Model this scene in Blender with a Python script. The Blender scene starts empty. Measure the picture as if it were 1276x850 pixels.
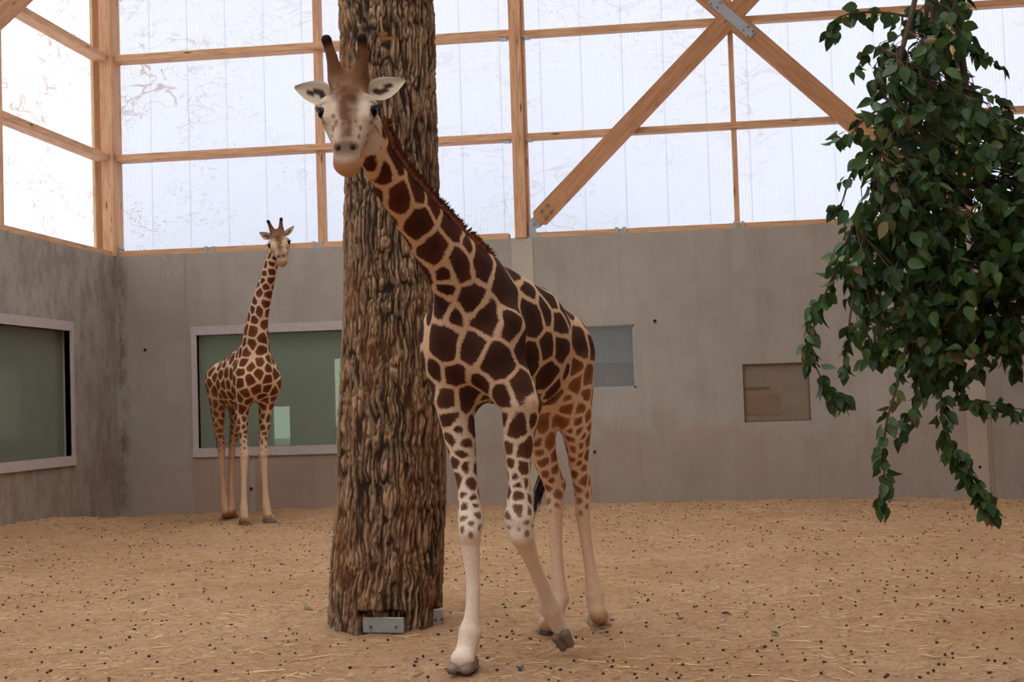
import bpy, bmesh, math, random
import numpy as np
from mathutils import Vector, Matrix
from mathutils.bvhtree import BVHTree

# ------------------------------------------------------------------ camera, sky, sun, exposure
SC = bpy.context.scene
COL = SC.collection
IMG_W, IMG_H, FPX = 1276, 850, 1757.6
YAW, PITCH, ROLL = -0.1268, 0.0427, -0.0319
EYE = np.array([0.0, 0.0, 1.5])
def cam_axes():
    f = np.array([math.sin(YAW)*math.cos(PITCH), math.cos(YAW)*math.cos(PITCH), math.sin(PITCH)])
    r = np.array([math.cos(YAW), -math.sin(YAW), 0.0]); u = np.cross(r, f)
    return r*math.cos(ROLL)+u*math.sin(ROLL), -r*math.sin(ROLL)+u*math.cos(ROLL), f
CR, CU, CF = cam_axes()
cd = bpy.data.cameras.new('camera'); cam = bpy.data.objects.new('camera', cd); COL.objects.link(cam)
cd.sensor_width = 36.0; cd.lens = FPX/IMG_W*36.0; cd.clip_end = 300
cam.matrix_world = Matrix(((CR[0], CU[0], -CF[0], EYE[0]), (CR[1], CU[1], -CF[1], EYE[1]), (CR[2], CU[2], -CF[2], EYE[2]), (0, 0, 0, 1)))
SC.camera = cam
world = bpy.data.worlds.new('sky'); SC.world = world; world.use_nodes = True
bg = world.node_tree.nodes['Background']; bg.inputs[0].default_value = (0.92, 0.94, 1.0, 1); bg.inputs[1].default_value = 1.55
sd = bpy.data.lights.new('sun', 'SUN'); sun = bpy.data.objects.new('sun', sd); COL.objects.link(sun)
sd.energy = 1.9; sd.angle = math.radians(3); sd.color = (1.0, 0.95, 0.88)
sun.rotation_euler = Vector((0.62, 0.26, -0.74)).to_track_quat('-Z', 'Y').to_euler()
sun.location = (-20, -5, 25)
vs = SC.view_settings
vs.view_transform = 'Standard'; vs.look = 'None'; vs.exposure = 0.80; vs.gamma = 1.0; vs.use_curve_mapping = False
SC.cycles.max_bounces = 10; SC.cycles.diffuse_bounces = 6; SC.cycles.transmission_bounces = 8; SC.cycles.transparent_max_bounces = 12
SC.cycles.caustics_reflective = False; SC.cycles.caustics_refractive = False; SC.cycles.sample_clamp_indirect = 8.0

rng = np.random.default_rng(7); random.seed(7)

def ray(px, py): return CF*FPX + CR*(px-638.0) - CU*(py-425.0)
def at(px, py, d):                       # point seen at a pixel, d metres in front of the camera
    return EYE + ray(px, py)/FPX*d
DY, XL = 20.27, -8.58                    # back wall plane (Y), left wall plane (X)
def onback(px, py, y=DY):
    q = ray(px, py); p = EYE + q*(y-EYE[1])/q[1]; return p[0], p[2]
def onleft(px, py, x=XL):
    q = ray(px, py); p = EYE + q*(x-EYE[0])/q[0]; return p[1], p[2]
def onground(px, py, z=0.0):
    q = ray(px, py); return EYE + q*(z-EYE[2])/q[2]

# ------------------------------------------------------------------ helpers
def tag(o, label, cat, group=None, kind=None):
    o['label'] = label; o['category'] = cat
    if group: o['group'] = group
    if kind: o['kind'] = kind
    return o
def empty(name, loc, label, cat, group=None):
    o = bpy.data.objects.new(name, None); COL.objects.link(o); o.location = loc; o.empty_display_size = .1
    return tag(o, label, cat, group)
def link(name, me, mat=None, parent=None, loc=None, smooth=False):
    o = bpy.data.objects.new(name, me); COL.objects.link(o)
    if mat is not None and not me.materials: me.materials.append(mat)
    if smooth and len(me.polygons): me.polygons.foreach_set('use_smooth', np.ones(len(me.polygons), bool))
    if loc is not None: o.location = loc
    if parent is not None:
        o.parent = parent
        bpy_inv = Matrix.Translation(parent.location) if parent.parent is None else Matrix.Translation(parent.location)
        o.matrix_parent_inverse = bpy_inv.inverted()
    return o
def mesh(name, v, f):
    me = bpy.data.meshes.new(name); me.from_pydata([tuple(map(float, p)) for p in v], [], [tuple(map(int, q)) for q in f]); me.update(); return me
def mesh_np(name, v, quads):
    me = bpy.data.meshes.new(name); v = np.asarray(v, np.float32); quads = np.asarray(quads, np.int32); k = quads.shape[1]
    me.vertices.add(len(v)); me.vertices.foreach_set('co', v.ravel())
    me.loops.add(quads.size); me.loops.foreach_set('vertex_index', quads.ravel())
    me.polygons.add(len(quads)); me.polygons.foreach_set('loop_start', np.arange(0, quads.size, k, dtype=np.int32))
    me.polygons.foreach_set('loop_total', np.full(len(quads), k, np.int32)); me.update(calc_edges=True); me.validate(); return me
def setattr_f(me, name, arr):
    a = me.attributes.new(name, 'FLOAT', 'POINT'); a.data.foreach_set('value', np.asarray(arr, np.float32))
def setattr_c(me, name, arr):
    a = me.attributes.new(name, 'FLOAT_COLOR', 'POINT'); c = np.ones((len(arr), 4), np.float32); c[:, :3] = arr; a.data.foreach_set('color', c.ravel())
BOXF = [(0, 3, 2, 1), (4, 5, 6, 7), (0, 1, 5, 4), (1, 2, 6, 5), (2, 3, 7, 6), (3, 0, 4, 7)]
def box_vf(x0, x1, y0, y1, z0, z1):
    return [(x0, y0, z0), (x1, y0, z0), (x1, y1, z0), (x0, y1, z0), (x0, y0, z1), (x1, y0, z1), (x1, y1, z1), (x0, y1, z1)], BOXF
def bevel_box(name, sx, sy, sz, b=0.006):
    """box centred on its origin, chamfered edges; long axis should be X for the timber grain"""
    bm = bmesh.new(); bmesh.ops.create_cube(bm, size=1.0)
    for v in bm.verts: v.co = Vector((v.co.x*sx, v.co.y*sy, v.co.z*sz))
    bmesh.ops.bevel(bm, geom=list(bm.edges), offset=b, segments=1, affect='EDGES')
    me = bpy.data.meshes.new(name); bm.to_mesh(me); bm.free(); return me
def frame_obj(o, p, xaxis, zhint=(0, 0, 1)):
    x = Vector(xaxis).normalized(); z = Vector(zhint); y = z.cross(x).normalized(); z = x.cross(y)
    o.matrix_world = Matrix(((x.x, y.x, z.x, p[0]), (x.y, y.y, z.y, p[1]), (x.z, y.z, z.z, p[2]), (0, 0, 0, 1)))
class MB:
    def __init__(s): s.v = []; s.f = []
    def add(s, v, f):
        n = len(s.v); s.v += [tuple(p) for p in v]; s.f += [tuple(i+n for i in q) for q in f]; return s
    def box(s, *a): return s.add(*box_vf(*a))
    def tube(s, pts, rad, n=8, cap=True):
        pts = [np.asarray(p, float) for p in pts]; m = len(pts); V = []; F = []
        up = np.array([0.31, 0.17, 0.93])
        for i, p in enumerate(pts):
            t = pts[min(i+1, m-1)]-pts[max(i-1, 0)]; t = t/(np.linalg.norm(t)+1e-9)
            a = np.cross(t, up); 
            if np.linalg.norm(a) < .05: a = np.cross(t, [1, 0, 0])
            a /= np.linalg.norm(a); b = np.cross(t, a); r = rad[i] if hasattr(rad, '__len__') else rad
            for k in range(n):
                th = 2*math.pi*k/n; V.append(p+(a*math.cos(th)+b*math.sin(th))*r)
        for i in range(m-1):
            for k in range(n): F.append((i*n+k, i*n+(k+1) % n, (i+1)*n+(k+1) % n, (i+1)*n+k))
        if cap: F.append(tuple(range(n))[::-1]); F.append(tuple((m-1)*n+k for k in range(n)))
        return s.add(V, F)
    def build(s, name, mat, parent=None, smooth=False):
        return link(name, mesh(name, s.v, s.f), mat, parent, smooth=smooth)

# value noise (numpy)
def _h(i, j, k, s):
    i = i.astype(np.int64); j = j.astype(np.int64); k = k.astype(np.int64)
    n = (i*374761393 + j*668265263 + k*2147483647 + s*1274126177) & 0x7fffffff
    n = ((n ^ (n >> 13))*1274126177) & 0x7fffffff
    n = ((n ^ (n >> 16))*668265263) & 0x7fffffff
    return ((n ^ (n >> 15)) & 0xffff)/65535.0
def vnoise(p, seed=0):
    p = np.asarray(p, float); i = np.floor(p); f = p-i; f = f*f*(3-2*f); x, y, z = i[..., 0], i[..., 1], i[..., 2]; r = 0
    for a in (0, 1):
        for b in (0, 1):
            for c in (0, 1):
                r = r + _h(x+a, y+b, z+c, seed)*(f[..., 0] if a else 1-f[..., 0])*(f[..., 1] if b else 1-f[..., 1])*(f[..., 2] if c else 1-f[..., 2])
    return r
def fbm(p, o=4, seed=0):
    p = np.asarray(p, float); r = 0; a = .5
    for q in range(o): r = r+a*vnoise(p*2**q, seed+q); a *= .5
    return r

# ------------------------------------------------------------------ materials
def srgb(r, g, b):
    return tuple((c/255/12.92 if c/255 <= .04045 else ((c/255+.055)/1.055)**2.4) for c in (r, g, b))
class NT:
    def __init__(s, name):
        s.m = bpy.data.materials.new(name); s.m.use_nodes = True; s.t = s.m.node_tree; s.t.nodes.clear()
        s.out = s.n('ShaderNodeOutputMaterial')
    def n(s, typ, **kw):
        x = s.t.nodes.new(typ)
        for k, v in kw.items(): setattr(x, k, v)
        return x
    def put(s, sock, v):
        if isinstance(v, bpy.types.NodeSocket): s.t.links.new(v, sock)
        elif v is not None:
            if hasattr(sock.default_value, '__len__') and not isinstance(v, str):
                v = tuple(v); v = v+(1,) if len(sock.default_value) == 4 and len(v) == 3 else v
            sock.default_value = v
    def coord(s, which='Object', scale=(1, 1, 1), rand=False):
        tc = s.n('ShaderNodeTexCoord'); mp = s.n('ShaderNodeMapping'); s.put(mp.inputs['Vector'], tc.outputs[which]); s.put(mp.inputs['Scale'], scale)
        if rand:
            oi = s.n('ShaderNodeObjectInfo'); vm = s.n('ShaderNodeVectorMath', operation='SCALE'); s.put(vm.inputs[0], (13.1, 7.7, 9.3)); s.put(vm.inputs['Scale'], oi.outputs['Random'])
            s.put(mp.inputs['Location'], vm.outputs[0])
        return mp.outputs[0]
    def noise(s, vec, scale=5, detail=4, rough=.55, dist=0):
        x = s.n('ShaderNodeTexNoise'); s.put(x.inputs['Vector'], vec); s.put(x.inputs['Scale'], scale); s.put(x.inputs['Detail'], detail)
        s.put(x.inputs['Roughness'], rough); s.put(x.inputs['Distortion'], dist); return x.outputs['Fac']
    def vor(s, vec, scale=5, feature='F1'):
        x = s.n('ShaderNodeTexVoronoi', feature=feature); s.put(x.inputs['Vector'], vec); s.put(x.inputs['Scale'], scale); return x.outputs['Distance']
    def ramp(s, fac, stops):
        x = s.n('ShaderNodeValToRGB'); s.put(x.inputs[0], fac); e = x.color_ramp.elements
        while len(e) < len(stops): e.new(.5)
        for q, (p, c) in zip(e, stops):
            q.position = p; q.color = (c, c, c, 1) if not hasattr(c, '__len__') else tuple(c)+(1,)
        return x.outputs[0]
    def mix(s, a, b, fac, mode='MIX'):
        x = s.n('ShaderNodeMix', data_type='RGBA', blend_type=mode); s.put(x.inputs[0], fac); s.put(x.inputs[6], a); s.put(x.inputs[7], b); return x.outputs[2]
    def math(s, op, a, b=None):
        x = s.n('ShaderNodeMath', operation=op); s.put(x.inputs[0], a)
        if b is not None: s.put(x.inputs[1], b)
        return x.outputs[0]
    def bump(s, h, strength=.3, dist=.01):
        x = s.n('ShaderNodeBump'); s.put(x.inputs['Height'], h); s.put(x.inputs['Strength'], strength); s.put(x.inputs['Distance'], dist); return x.outputs[0]
    def attr(s, name, out='Color'):
        x = s.n('ShaderNodeAttribute'); x.attribute_name = name; return x.outputs[out]
    def bsdf(s, color, rough=.8, metal=0, normal=None, spec=.3, **kw):
        x = s.n('ShaderNodeBsdfPrincipled'); s.put(x.inputs['Base Color'], color); s.put(x.inputs['Roughness'], rough); s.put(x.inputs['Metallic'], metal)
        s.put(x.inputs['Specular IOR Level'], spec)
        if normal is not None: s.put(x.inputs['Normal'], normal)
        for k, v in kw.items(): s.put(x.inputs[k], v)
        return x.outputs[0]
    def done(s, sh): s.put(s.out.inputs['Surface'], sh); return s.m

def mat_wood(name, light, dark, grain=1.0):
    t = NT(name); c = t.coord('Object', (1.2, 14, 14), True); g = t.noise(c, 2.2, 6, .6, .6)
    col = t.mix(dark, light, t.ramp(g, [(.33, 0), (.62, 1)]))
    c2 = t.coord('Object', (.5, 3, 3), True); col = t.mix(col, tuple(x*.72 for x in light), t.math('MULTIPLY', t.noise(c2, 1.5, 2), .45))
    ck = t.coord('Object', (1.3, 9, 9), True); k = t.vor(ck, 1.0); col = t.mix(srgb(70, 38, 20), col, t.ramp(k, [(.055, 0), (.12, 1)]))
    cs = t.coord('Object', (.35, 40, 40), True); cr = t.noise(cs, 1.0, 2); col = t.mix(col, tuple(x*.45 for x in dark), t.ramp(cr, [(.71, 0), (.75, .6)]))
    return t.done(t.bsdf(col, .65, normal=t.bump(g, .12, .004), spec=.25))
M_WOOD = mat_wood('larch_timber', srgb(232, 186, 142), srgb(196, 142, 100))
M_WOODP = mat_wood('dusty_lit_timber', srgb(246, 214, 168), srgb(222, 178, 130))  # paler copy: dust, plus painted brightness for a board lying in shade
M_WOODB = mat_wood('brace_timber', srgb(208, 156, 112), srgb(172, 118, 78))

def mat_concrete(name, base, streak=.35, warm=0.0):
    t = NT(name); c = t.coord('Object'); big = t.noise(c, .55, 5, .6); mid = t.noise(c, 3.0, 6, .65)
    st = t.noise(t.coord('Object', (2.2, 2.2, .22)), 1.6, 6, .7)
    col = t.mix(tuple(x*.78 for x in base), tuple(min(1, x*1.12) for x in base), t.ramp(big, [(.3, 0), (.7, 1)]))
    col = t.mix(col, tuple(x*.8 for x in base), t.math('MULTIPLY', t.ramp(mid, [(.4, 0), (.75, 1)]), .4))
    col = t.mix(col, (base[0]*.68, base[1]*.62, base[2]*.56), t.math('MULTIPLY', t.ramp(st, [(.48, 0), (.7, 1)]), streak))
    # dust and splashes kicked up the foot of the wall
    tc = t.n('ShaderNodeTexCoord'); sx = t.n('ShaderNodeSeparateXYZ'); t.put(sx.inputs[0], tc.outputs['Object'])
    foot = t.math('ADD', sx.outputs[2], t.math('MULTIPLY', t.noise(c, 1.4, 5), -1.6))
    col = t.mix(col, srgb(150, 112, 84), t.math('MULTIPLY', t.ramp(foot, [(.0, 1), (.35, 0)]), .25))
    # thin scratches of mud
    sc_ = t.noise(t.coord('Object', (2.5, 2.5, 1.2)), 2.3, 3, .5, 2.2); spot = t.noise(c, 1.1, 2)
    scr = t.math('MULTIPLY', t.ramp(sc_, [(.485, 0), (.5, 1), (.515, 0)]), t.ramp(spot, [(.6, 0), (.72, .6)]))
    col = t.mix(col, srgb(110, 82, 62), scr)
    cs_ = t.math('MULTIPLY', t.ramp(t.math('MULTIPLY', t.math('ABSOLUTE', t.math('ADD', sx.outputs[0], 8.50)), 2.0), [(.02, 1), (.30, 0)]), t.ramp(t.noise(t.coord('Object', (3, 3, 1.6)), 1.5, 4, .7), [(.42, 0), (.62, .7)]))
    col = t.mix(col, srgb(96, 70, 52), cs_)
    fine = t.noise(c, 60, 4, .7)
    pit = t.ramp(t.vor(c, 9.0), [(.03, 0), (.06, 1)])
    col = t.mix(tuple(x*.6 for x in base), col, t.ramp(t.vor(t.coord('Object', (1, 1, 1)), 2.1), [(.02, .4), (.045, 1)]))
    return t.done(t.bsdf(col, .85, normal=t.bump(t.math('ADD', fine, t.math('MULTIPLY', mid, 2.0)), .18, .01), spec=.2))
M_CONC = mat_concrete('cast_concrete', srgb(174, 168, 156))
M_CONC2 = mat_concrete('pale_concrete', srgb(196, 186, 168), .2)
M_CONC3 = mat_concrete('rough_concrete', srgb(170, 156, 140), .5)

def mat_poly(name, tr, rough_dirt=.5):
    """milky multiwall polycarbonate: daylight comes through it; ribs and dusty lick marks"""
    t = NT(name); tc = t.n('ShaderNodeTexCoord'); sx = t.n('ShaderNodeSeparateXYZ'); t.put(sx.inputs[0], tc.outputs['Object'])
    rb = t.n('ShaderNodeMath', operation='MULTIPLY_ADD'); t.put(rb.inputs[0], t.math('SINE', t.math('MULTIPLY', sx.outputs[0], 2*math.pi/.0455))); rb.inputs[1].default_value = .5; rb.inputs[2].default_value = .5
    col = t.mix(tuple(x*.90 for x in tr), tr, rb.outputs[0])
    sm_ = t.math('ABSOLUTE', t.math('SUBTRACT', t.math('ABSOLUTE', sx.outputs[0]), .3008)); col = t.mix(tuple(x*.90 for x in tr), col, t.ramp(t.math('MULTIPLY', sm_, 20.0), [(.1, .6), (.5, 1)]))
    g = t.n('ShaderNodeNewGeometry')
    def wc(scale):
        mp = t.n('ShaderNodeMapping'); t.put(mp.inputs['Vector'], g.outputs['Position']); t.put(mp.inputs['Scale'], scale); return mp.outputs[0]
    cloud = t.noise(wc((.5, .5, .5)), 1.0, 3); col = t.mix(tuple(x*.94 for x in tr), col, t.ramp(cloud, [(.35, .0), (.6, 1)]))
    a = t.noise(wc((1.4, 1.4, 2.8)), 1.1, 2, .5, 1.2); lines = t.ramp(a, [(.468, 0), (.5, 1), (.532, 0)])
    b = t.noise(wc((2.6, 2.6, 5.0)), 1.3, 2, .5, 1.6); lines2 = t.ramp(b, [(.478, 0), (.5, 1), (.522, 0)])
    w1 = t.ramp(t.noise(wc((.45, .45, .8)), 1.0, 4), [(.46, 0), (.60, 1)]); w2 = t.ramp(t.noise(wc((.7, .7, 1.0)), 1.0, 4), [(.47, 0), (.60, 1)])
    near = t.n('ShaderNodeSeparateXYZ'); t.put(near.inputs[0], g.outputs['Position'])
    corner = t.ramp(t.math('ADD', t.math('MULTIPLY', near.outputs[0], .16), 1.40), [(.03, 1), (.34, .35)])
    d = t.math('MULTIPLY', t.math('MAXIMUM', t.math('MULTIPLY', lines, w1), t.math('MULTIPLY', lines2, w2)), corner)
    col = t.mix(col, (tr[0]*.60, tr[1]*.42, tr[2]*.28), t.math('MULTIPLY', d, rough_dirt))
    tl = t.n('ShaderNodeBsdfTranslucent'); t.put(tl.inputs[0], col)
    gl = t.n('ShaderNodeBsdfGlossy'); gl.inputs['Roughness'].default_value = .28; gl.inputs[0].default_value = (.9, .9, .9, 1)
    fr = t.n('ShaderNodeFresnel'); fr.inputs[0].default_value = 1.4
    ms = t.n('ShaderNodeMixShader'); t.put(ms.inputs[0], t.math('MULTIPLY', fr.outputs[0], .8)); t.put(ms.inputs[1], tl.outputs[0]); t.put(ms.inputs[2], gl.outputs[0])
    return t.done(ms.outputs[0])
M_POLY = mat_poly('polycarbonate', (.55, .565, .635), 1.0)
M_SKYL_ADDED = mat_poly('added_skylight_polycarbonate', (.94, .94, .94), .2)  # clearer sheet for the added skylights, lets in more light
M_STEEL = None
def mat_simple(name, col, rough=.6, metal=0, spec=.4, nscale=20, amt=.15, bump=.05):
    t = NT(name); c = t.coord('Object'); n = t.noise(c, nscale, 4)
    return t.done(t.bsdf(t.mix(tuple(x*(1-amt*2) for x in col), tuple(min(1, x*(1+amt)) for x in col), n), rough, metal, t.bump(n, bump, .004), spec))
M_STEEL = mat_simple('galvanised_steel', srgb(176, 180, 178), .5, .55)
M_BOLT = mat_simple('bolt_steel', srgb(120, 118, 114), .35, .8)
M_FRAME = mat_simple('window_frame_paint', srgb(196, 186, 182), .6)
M_HOLE_SHADE = mat_simple('hole_shade_paint', srgb(40, 36, 32), .9)  # near-black colour painted for the shade inside holes
M_CORR = mat_simple('pale_green_wall', srgb(150, 164, 138), .8, nscale=1.5, amt=.08)
M_CORRD = mat_simple('dark_green_post', srgb(70, 82, 66), .8, nscale=1.5, amt=.08)
M_OUT = mat_simple('gravel', srgb(150, 146, 140), .9, nscale=4)
def mat_glass():
    t = NT('tinted_glass'); tr = t.n('ShaderNodeBsdfTransparent'); tr.inputs[0].default_value = (.46, .54, .45, 1)
    gl = t.n('ShaderNodeBsdfGlossy'); gl.inputs['Roughness'].default_value = .06; gl.inputs[0].default_value = (.8, .85, .8, 1)
    df = t.n('ShaderNodeBsdfDiffuse'); df.inputs[0].default_value = srgb(172, 182, 164)+(1,)
    m1 = t.n('ShaderNodeMixShader'); m1.inputs[0].default_value = .42; t.put(m1.inputs[1], tr.outputs[0]); t.put(m1.inputs[2], df.outputs[0])
    fr = t.n('ShaderNodeFresnel'); fr.inputs[0].default_value = 1.45
    m2 = t.n('ShaderNodeMixShader'); t.put(m2.inputs[0], fr.outputs[0]); t.put(m2.inputs[1], m1.outputs[0]); t.put(m2.inputs[2], gl.outputs[0])
    return t.done(m2.outputs[0])
M_GLASS = mat_glass()

def mat_sand():
    t = NT('sand_and_wood_fibre'); c = t.coord('Object'); a = t.noise(c, .7, 5, .6); b = t.noise(c, 9, 6, .7); f = t.noise(c, 70, 5, .75)
    col = t.mix(srgb(226, 174, 128), srgb(246, 200, 156), t.ramp(a, [(.3, 0), (.7, 1)]))
    col = t.mix(col, srgb(160, 118, 78), t.math('MULTIPLY', t.ramp(b, [(.45, 0), (.75, 1)]), .55))
    col = t.mix(col, srgb(232, 192, 146), t.math('MULTIPLY', t.ramp(f, [(.5, 0), (.8, 1)]), .5))
    fib = t.noise(t.coord('Object', (1, 3.5, 1)), 28, 4, .6, 2.0); col = t.mix(col, srgb(140, 98, 66), t.math('MULTIPLY', t.ramp(fib, [(.56, 0), (.7, 1)]), .5))
    cr = t.noise(c, 24, 4, .7); col = t.mix(col, srgb(132, 92, 62), t.math('MULTIPLY', t.ramp(cr, [(.55, 0), (.68, 1)]), .6)); cr2 = t.noise(t.coord('Object', (1, 1.6, 1)), 42, 3, .6); col = t.mix(col, srgb(242, 206, 160), t.math('MULTIPLY', t.ramp(cr2, [(.58, 0), (.70, 1)]), .6))
    h = t.math('ADD', t.math('MULTIPLY', b, 2.0), t.math('ADD', f, fib))
    return t.done(t.bsdf(col, .95, normal=t.bump(h, 1.0, .03), spec=.1))
M_SAND = mat_sand()
def mat_straw():
    t = NT('straw'); oi = t.n('ShaderNodeObjectInfo'); n = t.noise(t.coord('Object'), 2.5, 1)
    col = t.mix(srgb(206, 170, 118), srgb(236, 208, 156), t.math('FRACT', t.math('ADD', oi.outputs['Random'], t.math('MULTIPLY', n, 2.0))))
    return t.done(t.bsdf(col, .6, spec=.3))
M_STRAW = mat_straw()
M_DUNG = mat_simple('dung', srgb(64, 50, 38), .75, nscale=40)
# ------------------------------------------------------------------ the hall
XR, YF, ZTOP, ZC = 13.5, -5.0, 10.3, onback(400, 310)[1]
ZC = 3.865                                            # top of the concrete
def struct(o, label=None, cat=None):
    o['kind'] = 'structure'
    if label: o['label'] = label
    if cat: o['category'] = cat
    return o
def wall_mesh(name, a0, a1, z0, z1, holes, put, th):
    """slab with rectangular openings; put(a, z, depth) -> point"""
    A = sorted({a0, a1, *[h[0] for h in holes], *[h[1] for h in holes]}); Z = sorted({z0, z1, *[h[2] for h in holes], *[h[3] for h in holes]})
    m = MB(); inh = lambda a, z: any(h[0] < a < h[1] and h[2] < z < h[3] for h in holes)
    for i in range(len(A)-1):
        for j in range(len(Z)-1):
            if inh((A[i]+A[i+1])/2, (Z[j]+Z[j+1])/2): continue
            for d in (0, th): m.add([put(A[i], Z[j], d), put(A[i+1], Z[j], d), put(A[i+1], Z[j+1], d), put(A[i], Z[j+1], d)], [(0, 1, 2, 3)])
    for (b0, b1, c0, c1) in list(holes)+[(a0, a1, z0, z1)]:
        q = [(b0, c0), (b1, c0), (b1, c1), (b0, c1)]
        for k in range(4):
            (p, r), (p2, r2) = q[k], q[(k+1) % 4]; m.add([put(p, r, 0), put(p2, r2, 0), put(p2, r2, th), put(p, r, th)], [(0, 1, 2, 3)])
    return m

# openings measured on the wall planes
def back_rect(x0, y0, x1, y1):
    a = onback(x0, y0); b = onback(x1, y1); return (a[0], b[0], b[1], a[1])
wx0, wz1 = onback(245, 418); _, wz0 = onback(245, 559); wx1 = onback(497, 410)[0]
HW = (wx0, wx1, wz0, wz1)                             # viewing window, back wall
gx0 = onback(668, 407)[0]; gx1, gz1 = onback(790, 404.5); gz0 = onback(790, 483.5)[1]
HG = (gx0, gx1, gz0, gz1)                             # mesh opening behind the giraffe
hx0, hz1 = onback(925, 454); hx1, hz0 = onback(1011, 524)
HP = (hx0, hx1, hz0, hz1)
put_back = lambda a, z, d: (a, DY+d, z)
wb = wall_mesh('wall_back', XL-.3, XR+.3, -.4, ZC, [HW, HG, HP], put_back, .32).build('wall_back', M_CONC)
struct(wb, 'grey cast concrete back wall below the translucent panels', 'wall')
ly1, lz1 = onleft(86.5, 412.4); _, lz0 = onleft(87, 568.5); ly0 = ly1-3.4
HL = (ly0, ly1, lz0, lz1)
put_left = lambda a, z, d: (XL-d, a, z)
wl = wall_mesh('wall_left', YF-.3, DY, -.4, ZC, [HL], put_left, .32).build('wall_left', M_CONC)
struct(wl, 'grey concrete side wall with a green viewing window', 'wall')
wr = wall_mesh('wall_right', YF, DY, -.4, ZC, [], lambda a, z, d: (XR+d, a, z), .32).build('wall_right', M_CONC)
struct(wr, 'plain concrete wall opposite the side viewing window', 'wall')
wf = wall_mesh('wall_front', XL-.3, XR+.3, -.4, ZC, [], lambda a, z, d: (a, YF-d, z), .32).build('wall_front', M_CONC)
struct(wf, 'plain concrete wall at the visitor end of the hall', 'wall')
# concrete details on the back wall: pale pilasters under the posts, rough panels, dark discs for the shaded tie holes
px0 = onback(637, 300)[0]; px1 = onback(663.5, 300)[0]
def strip(name, x0, x1, z0, z1, d, mat, parent):
    bm = MB().box(x0, x1, DY-d, DY+.02, z0, z1); return bm.build(name, mat, parent)
strip('pilaster', px0, px1, -.3, ZC+.002, .012, M_CONC2, wb)
rx0 = onback(1206, 560)[0]; rx1 = onback(1231, 560)[0]
strip('pilaster', rx0, rx1, -.3, ZC+.002, .012, M_CONC2, wb)
strip('joint_strip', rx1+.03, rx1+.055, -.3, ZC, .010, M_CONC3, wb)
ax0 = onback(241, 600)[0]; ax1 = onback(312, 600)[0]; ax2 = onback(316, 600)[0]
strip('concrete_panel', ax0, ax1-.01, -.3, wz0-.16, .010, M_CONC3, wb)
strip('concrete_panel', ax2+.03, onback(520, 600)[0], -.3, wz0-.16, .010, M_CONC3, wb)
strip('concrete_panel', XL+.06, onback(234, 500)[0], -.3, ZC+.001, .008, M_CONC, wb)
for (hx, hy) in [(661, 389), (816, 400), (741, 563), (1221, 582), (313, 609), (243, 512), (355, 470), (181, 436)]:
    x, z = onback(hx, hy)
    if HW[0] < x < HW[1] and HW[2] < z < HW[3]: continue
    MB().tube([(x, DY-.016, z), (x, DY+.05, z)], .022, 10).build('tie_hole_disc', M_HOLE_SHADE, wb)  # solid dark disc stands for the shade in the tie hole

# viewing windows: frame, glass and the visitor passage behind them
def window_frame(nm, hole, put, fw, prot):
    a0, a1, z0, z1 = hole
    root = struct(MBput(put, a0-fw, a1+fw, z1, z1+fw, -prot, .06).build(nm, M_FRAME))
    return root
def MBput(put, a0, a1, z0, z1, d0, d1):
    c = [put(a, z, d) for z in (z0, z1) for (a, d) in ((a0, d0), (a1, d0), (a1, d1), (a0, d1))]
    return MB().add(c, BOXF)
def make_window(nm, hole, put, label, fw=.13):
    a0, a1, z0, z1 = hole
    root = MBput(put, a0-fw*.65, a1+fw*.65, z1, z1+fw, -.025, .08).build(nm, M_FRAME); struct(root, label, 'window')
    MBput(put, a0-fw*.65, a1+fw*.65, z0-fw, z0, -.03, .08).build('window_frame', M_FRAME, root)
    MBput(put, a0-fw*.65, a0, z0, z1, -.022, .08).build('window_frame', M_FRAME, root)
    MBput(put, a1, a1+fw*.65, z0, z1, -.022, .08).build('window_frame', M_FRAME, root)
    MBput(put, a0, a1, z0, z1, .10, .115).build('pane', M_GLASS, root)
    return root
make_window('window_1', HW, put_back, 'wide pale-framed viewing window with grey green glass in the back wall')
make_window('window_2', HL, put_left, 'pale-framed viewing window with dim green glass in the side wall')
def passage(name, hole, put, lo, hi, wins, label):
    """shell of the visitor passage: far wall with daylight openings, floor, roof"""
    m = wall_mesh(name, lo, hi, -.1, 3.4, wins, lambda a, z, d: put(a, z, 2.6+d), .15)
    m.add([put(lo, -.05, .32), put(hi, -.05, .32), put(hi, -.05, 2.6), put(lo, -.05, 2.6)], [(0, 1, 2, 3)])
    for e in (lo, hi): m.add([put(e, -.1, .32), put(e, -.1, 2.7), put(e, 3.4, 2.7), put(e, 3.4, .32)], [(0, 1, 2, 3)])
    o = m.build(name, M_CORR); return struct(o, label, 'wall')
def thru_back(px, py): return onback(px, py, DY+2.6)
o1 = thru_back(414, 447); o2 = thru_back(500, 530); o3 = thru_back(338, 507); o4 = thru_back(362, 556)
passage('wall_passage', HW, put_back, XL-.6, XL+8.0, [(o1[0], o2[0], o2[1], o1[1]), (o3[0], o4[0], o4[1], o3[1])], 'pale green passage wall seen through the back window')
passage('wall_gallery', HL, put_left, 8.0, DY+.2, [(9.5, 10.8, .9, 2.2)], 'pale green gallery wall seen through the side window')
strip_x = thru_back(258, 500)[0]
struct(MBput(put_back, onback(247, 500, DY+.6)[0]-.3, onback(254, 500, DY+.6)[0], -.05, 3.4, .45, .75).build('trim_1', M_CORRD), 'dark upright just inside the back viewing window', 'post')
lawn = MB().add([(-60, -60, -.45), (60, -60, -.45), (60, 90, -.45), (-60, 90, -.45)], [(0, 1, 2, 3)]).build('ground_outside', M_OUT)
struct(lawn, 'pale gravel yard outside the hall beyond the passage openings', 'ground')

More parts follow.
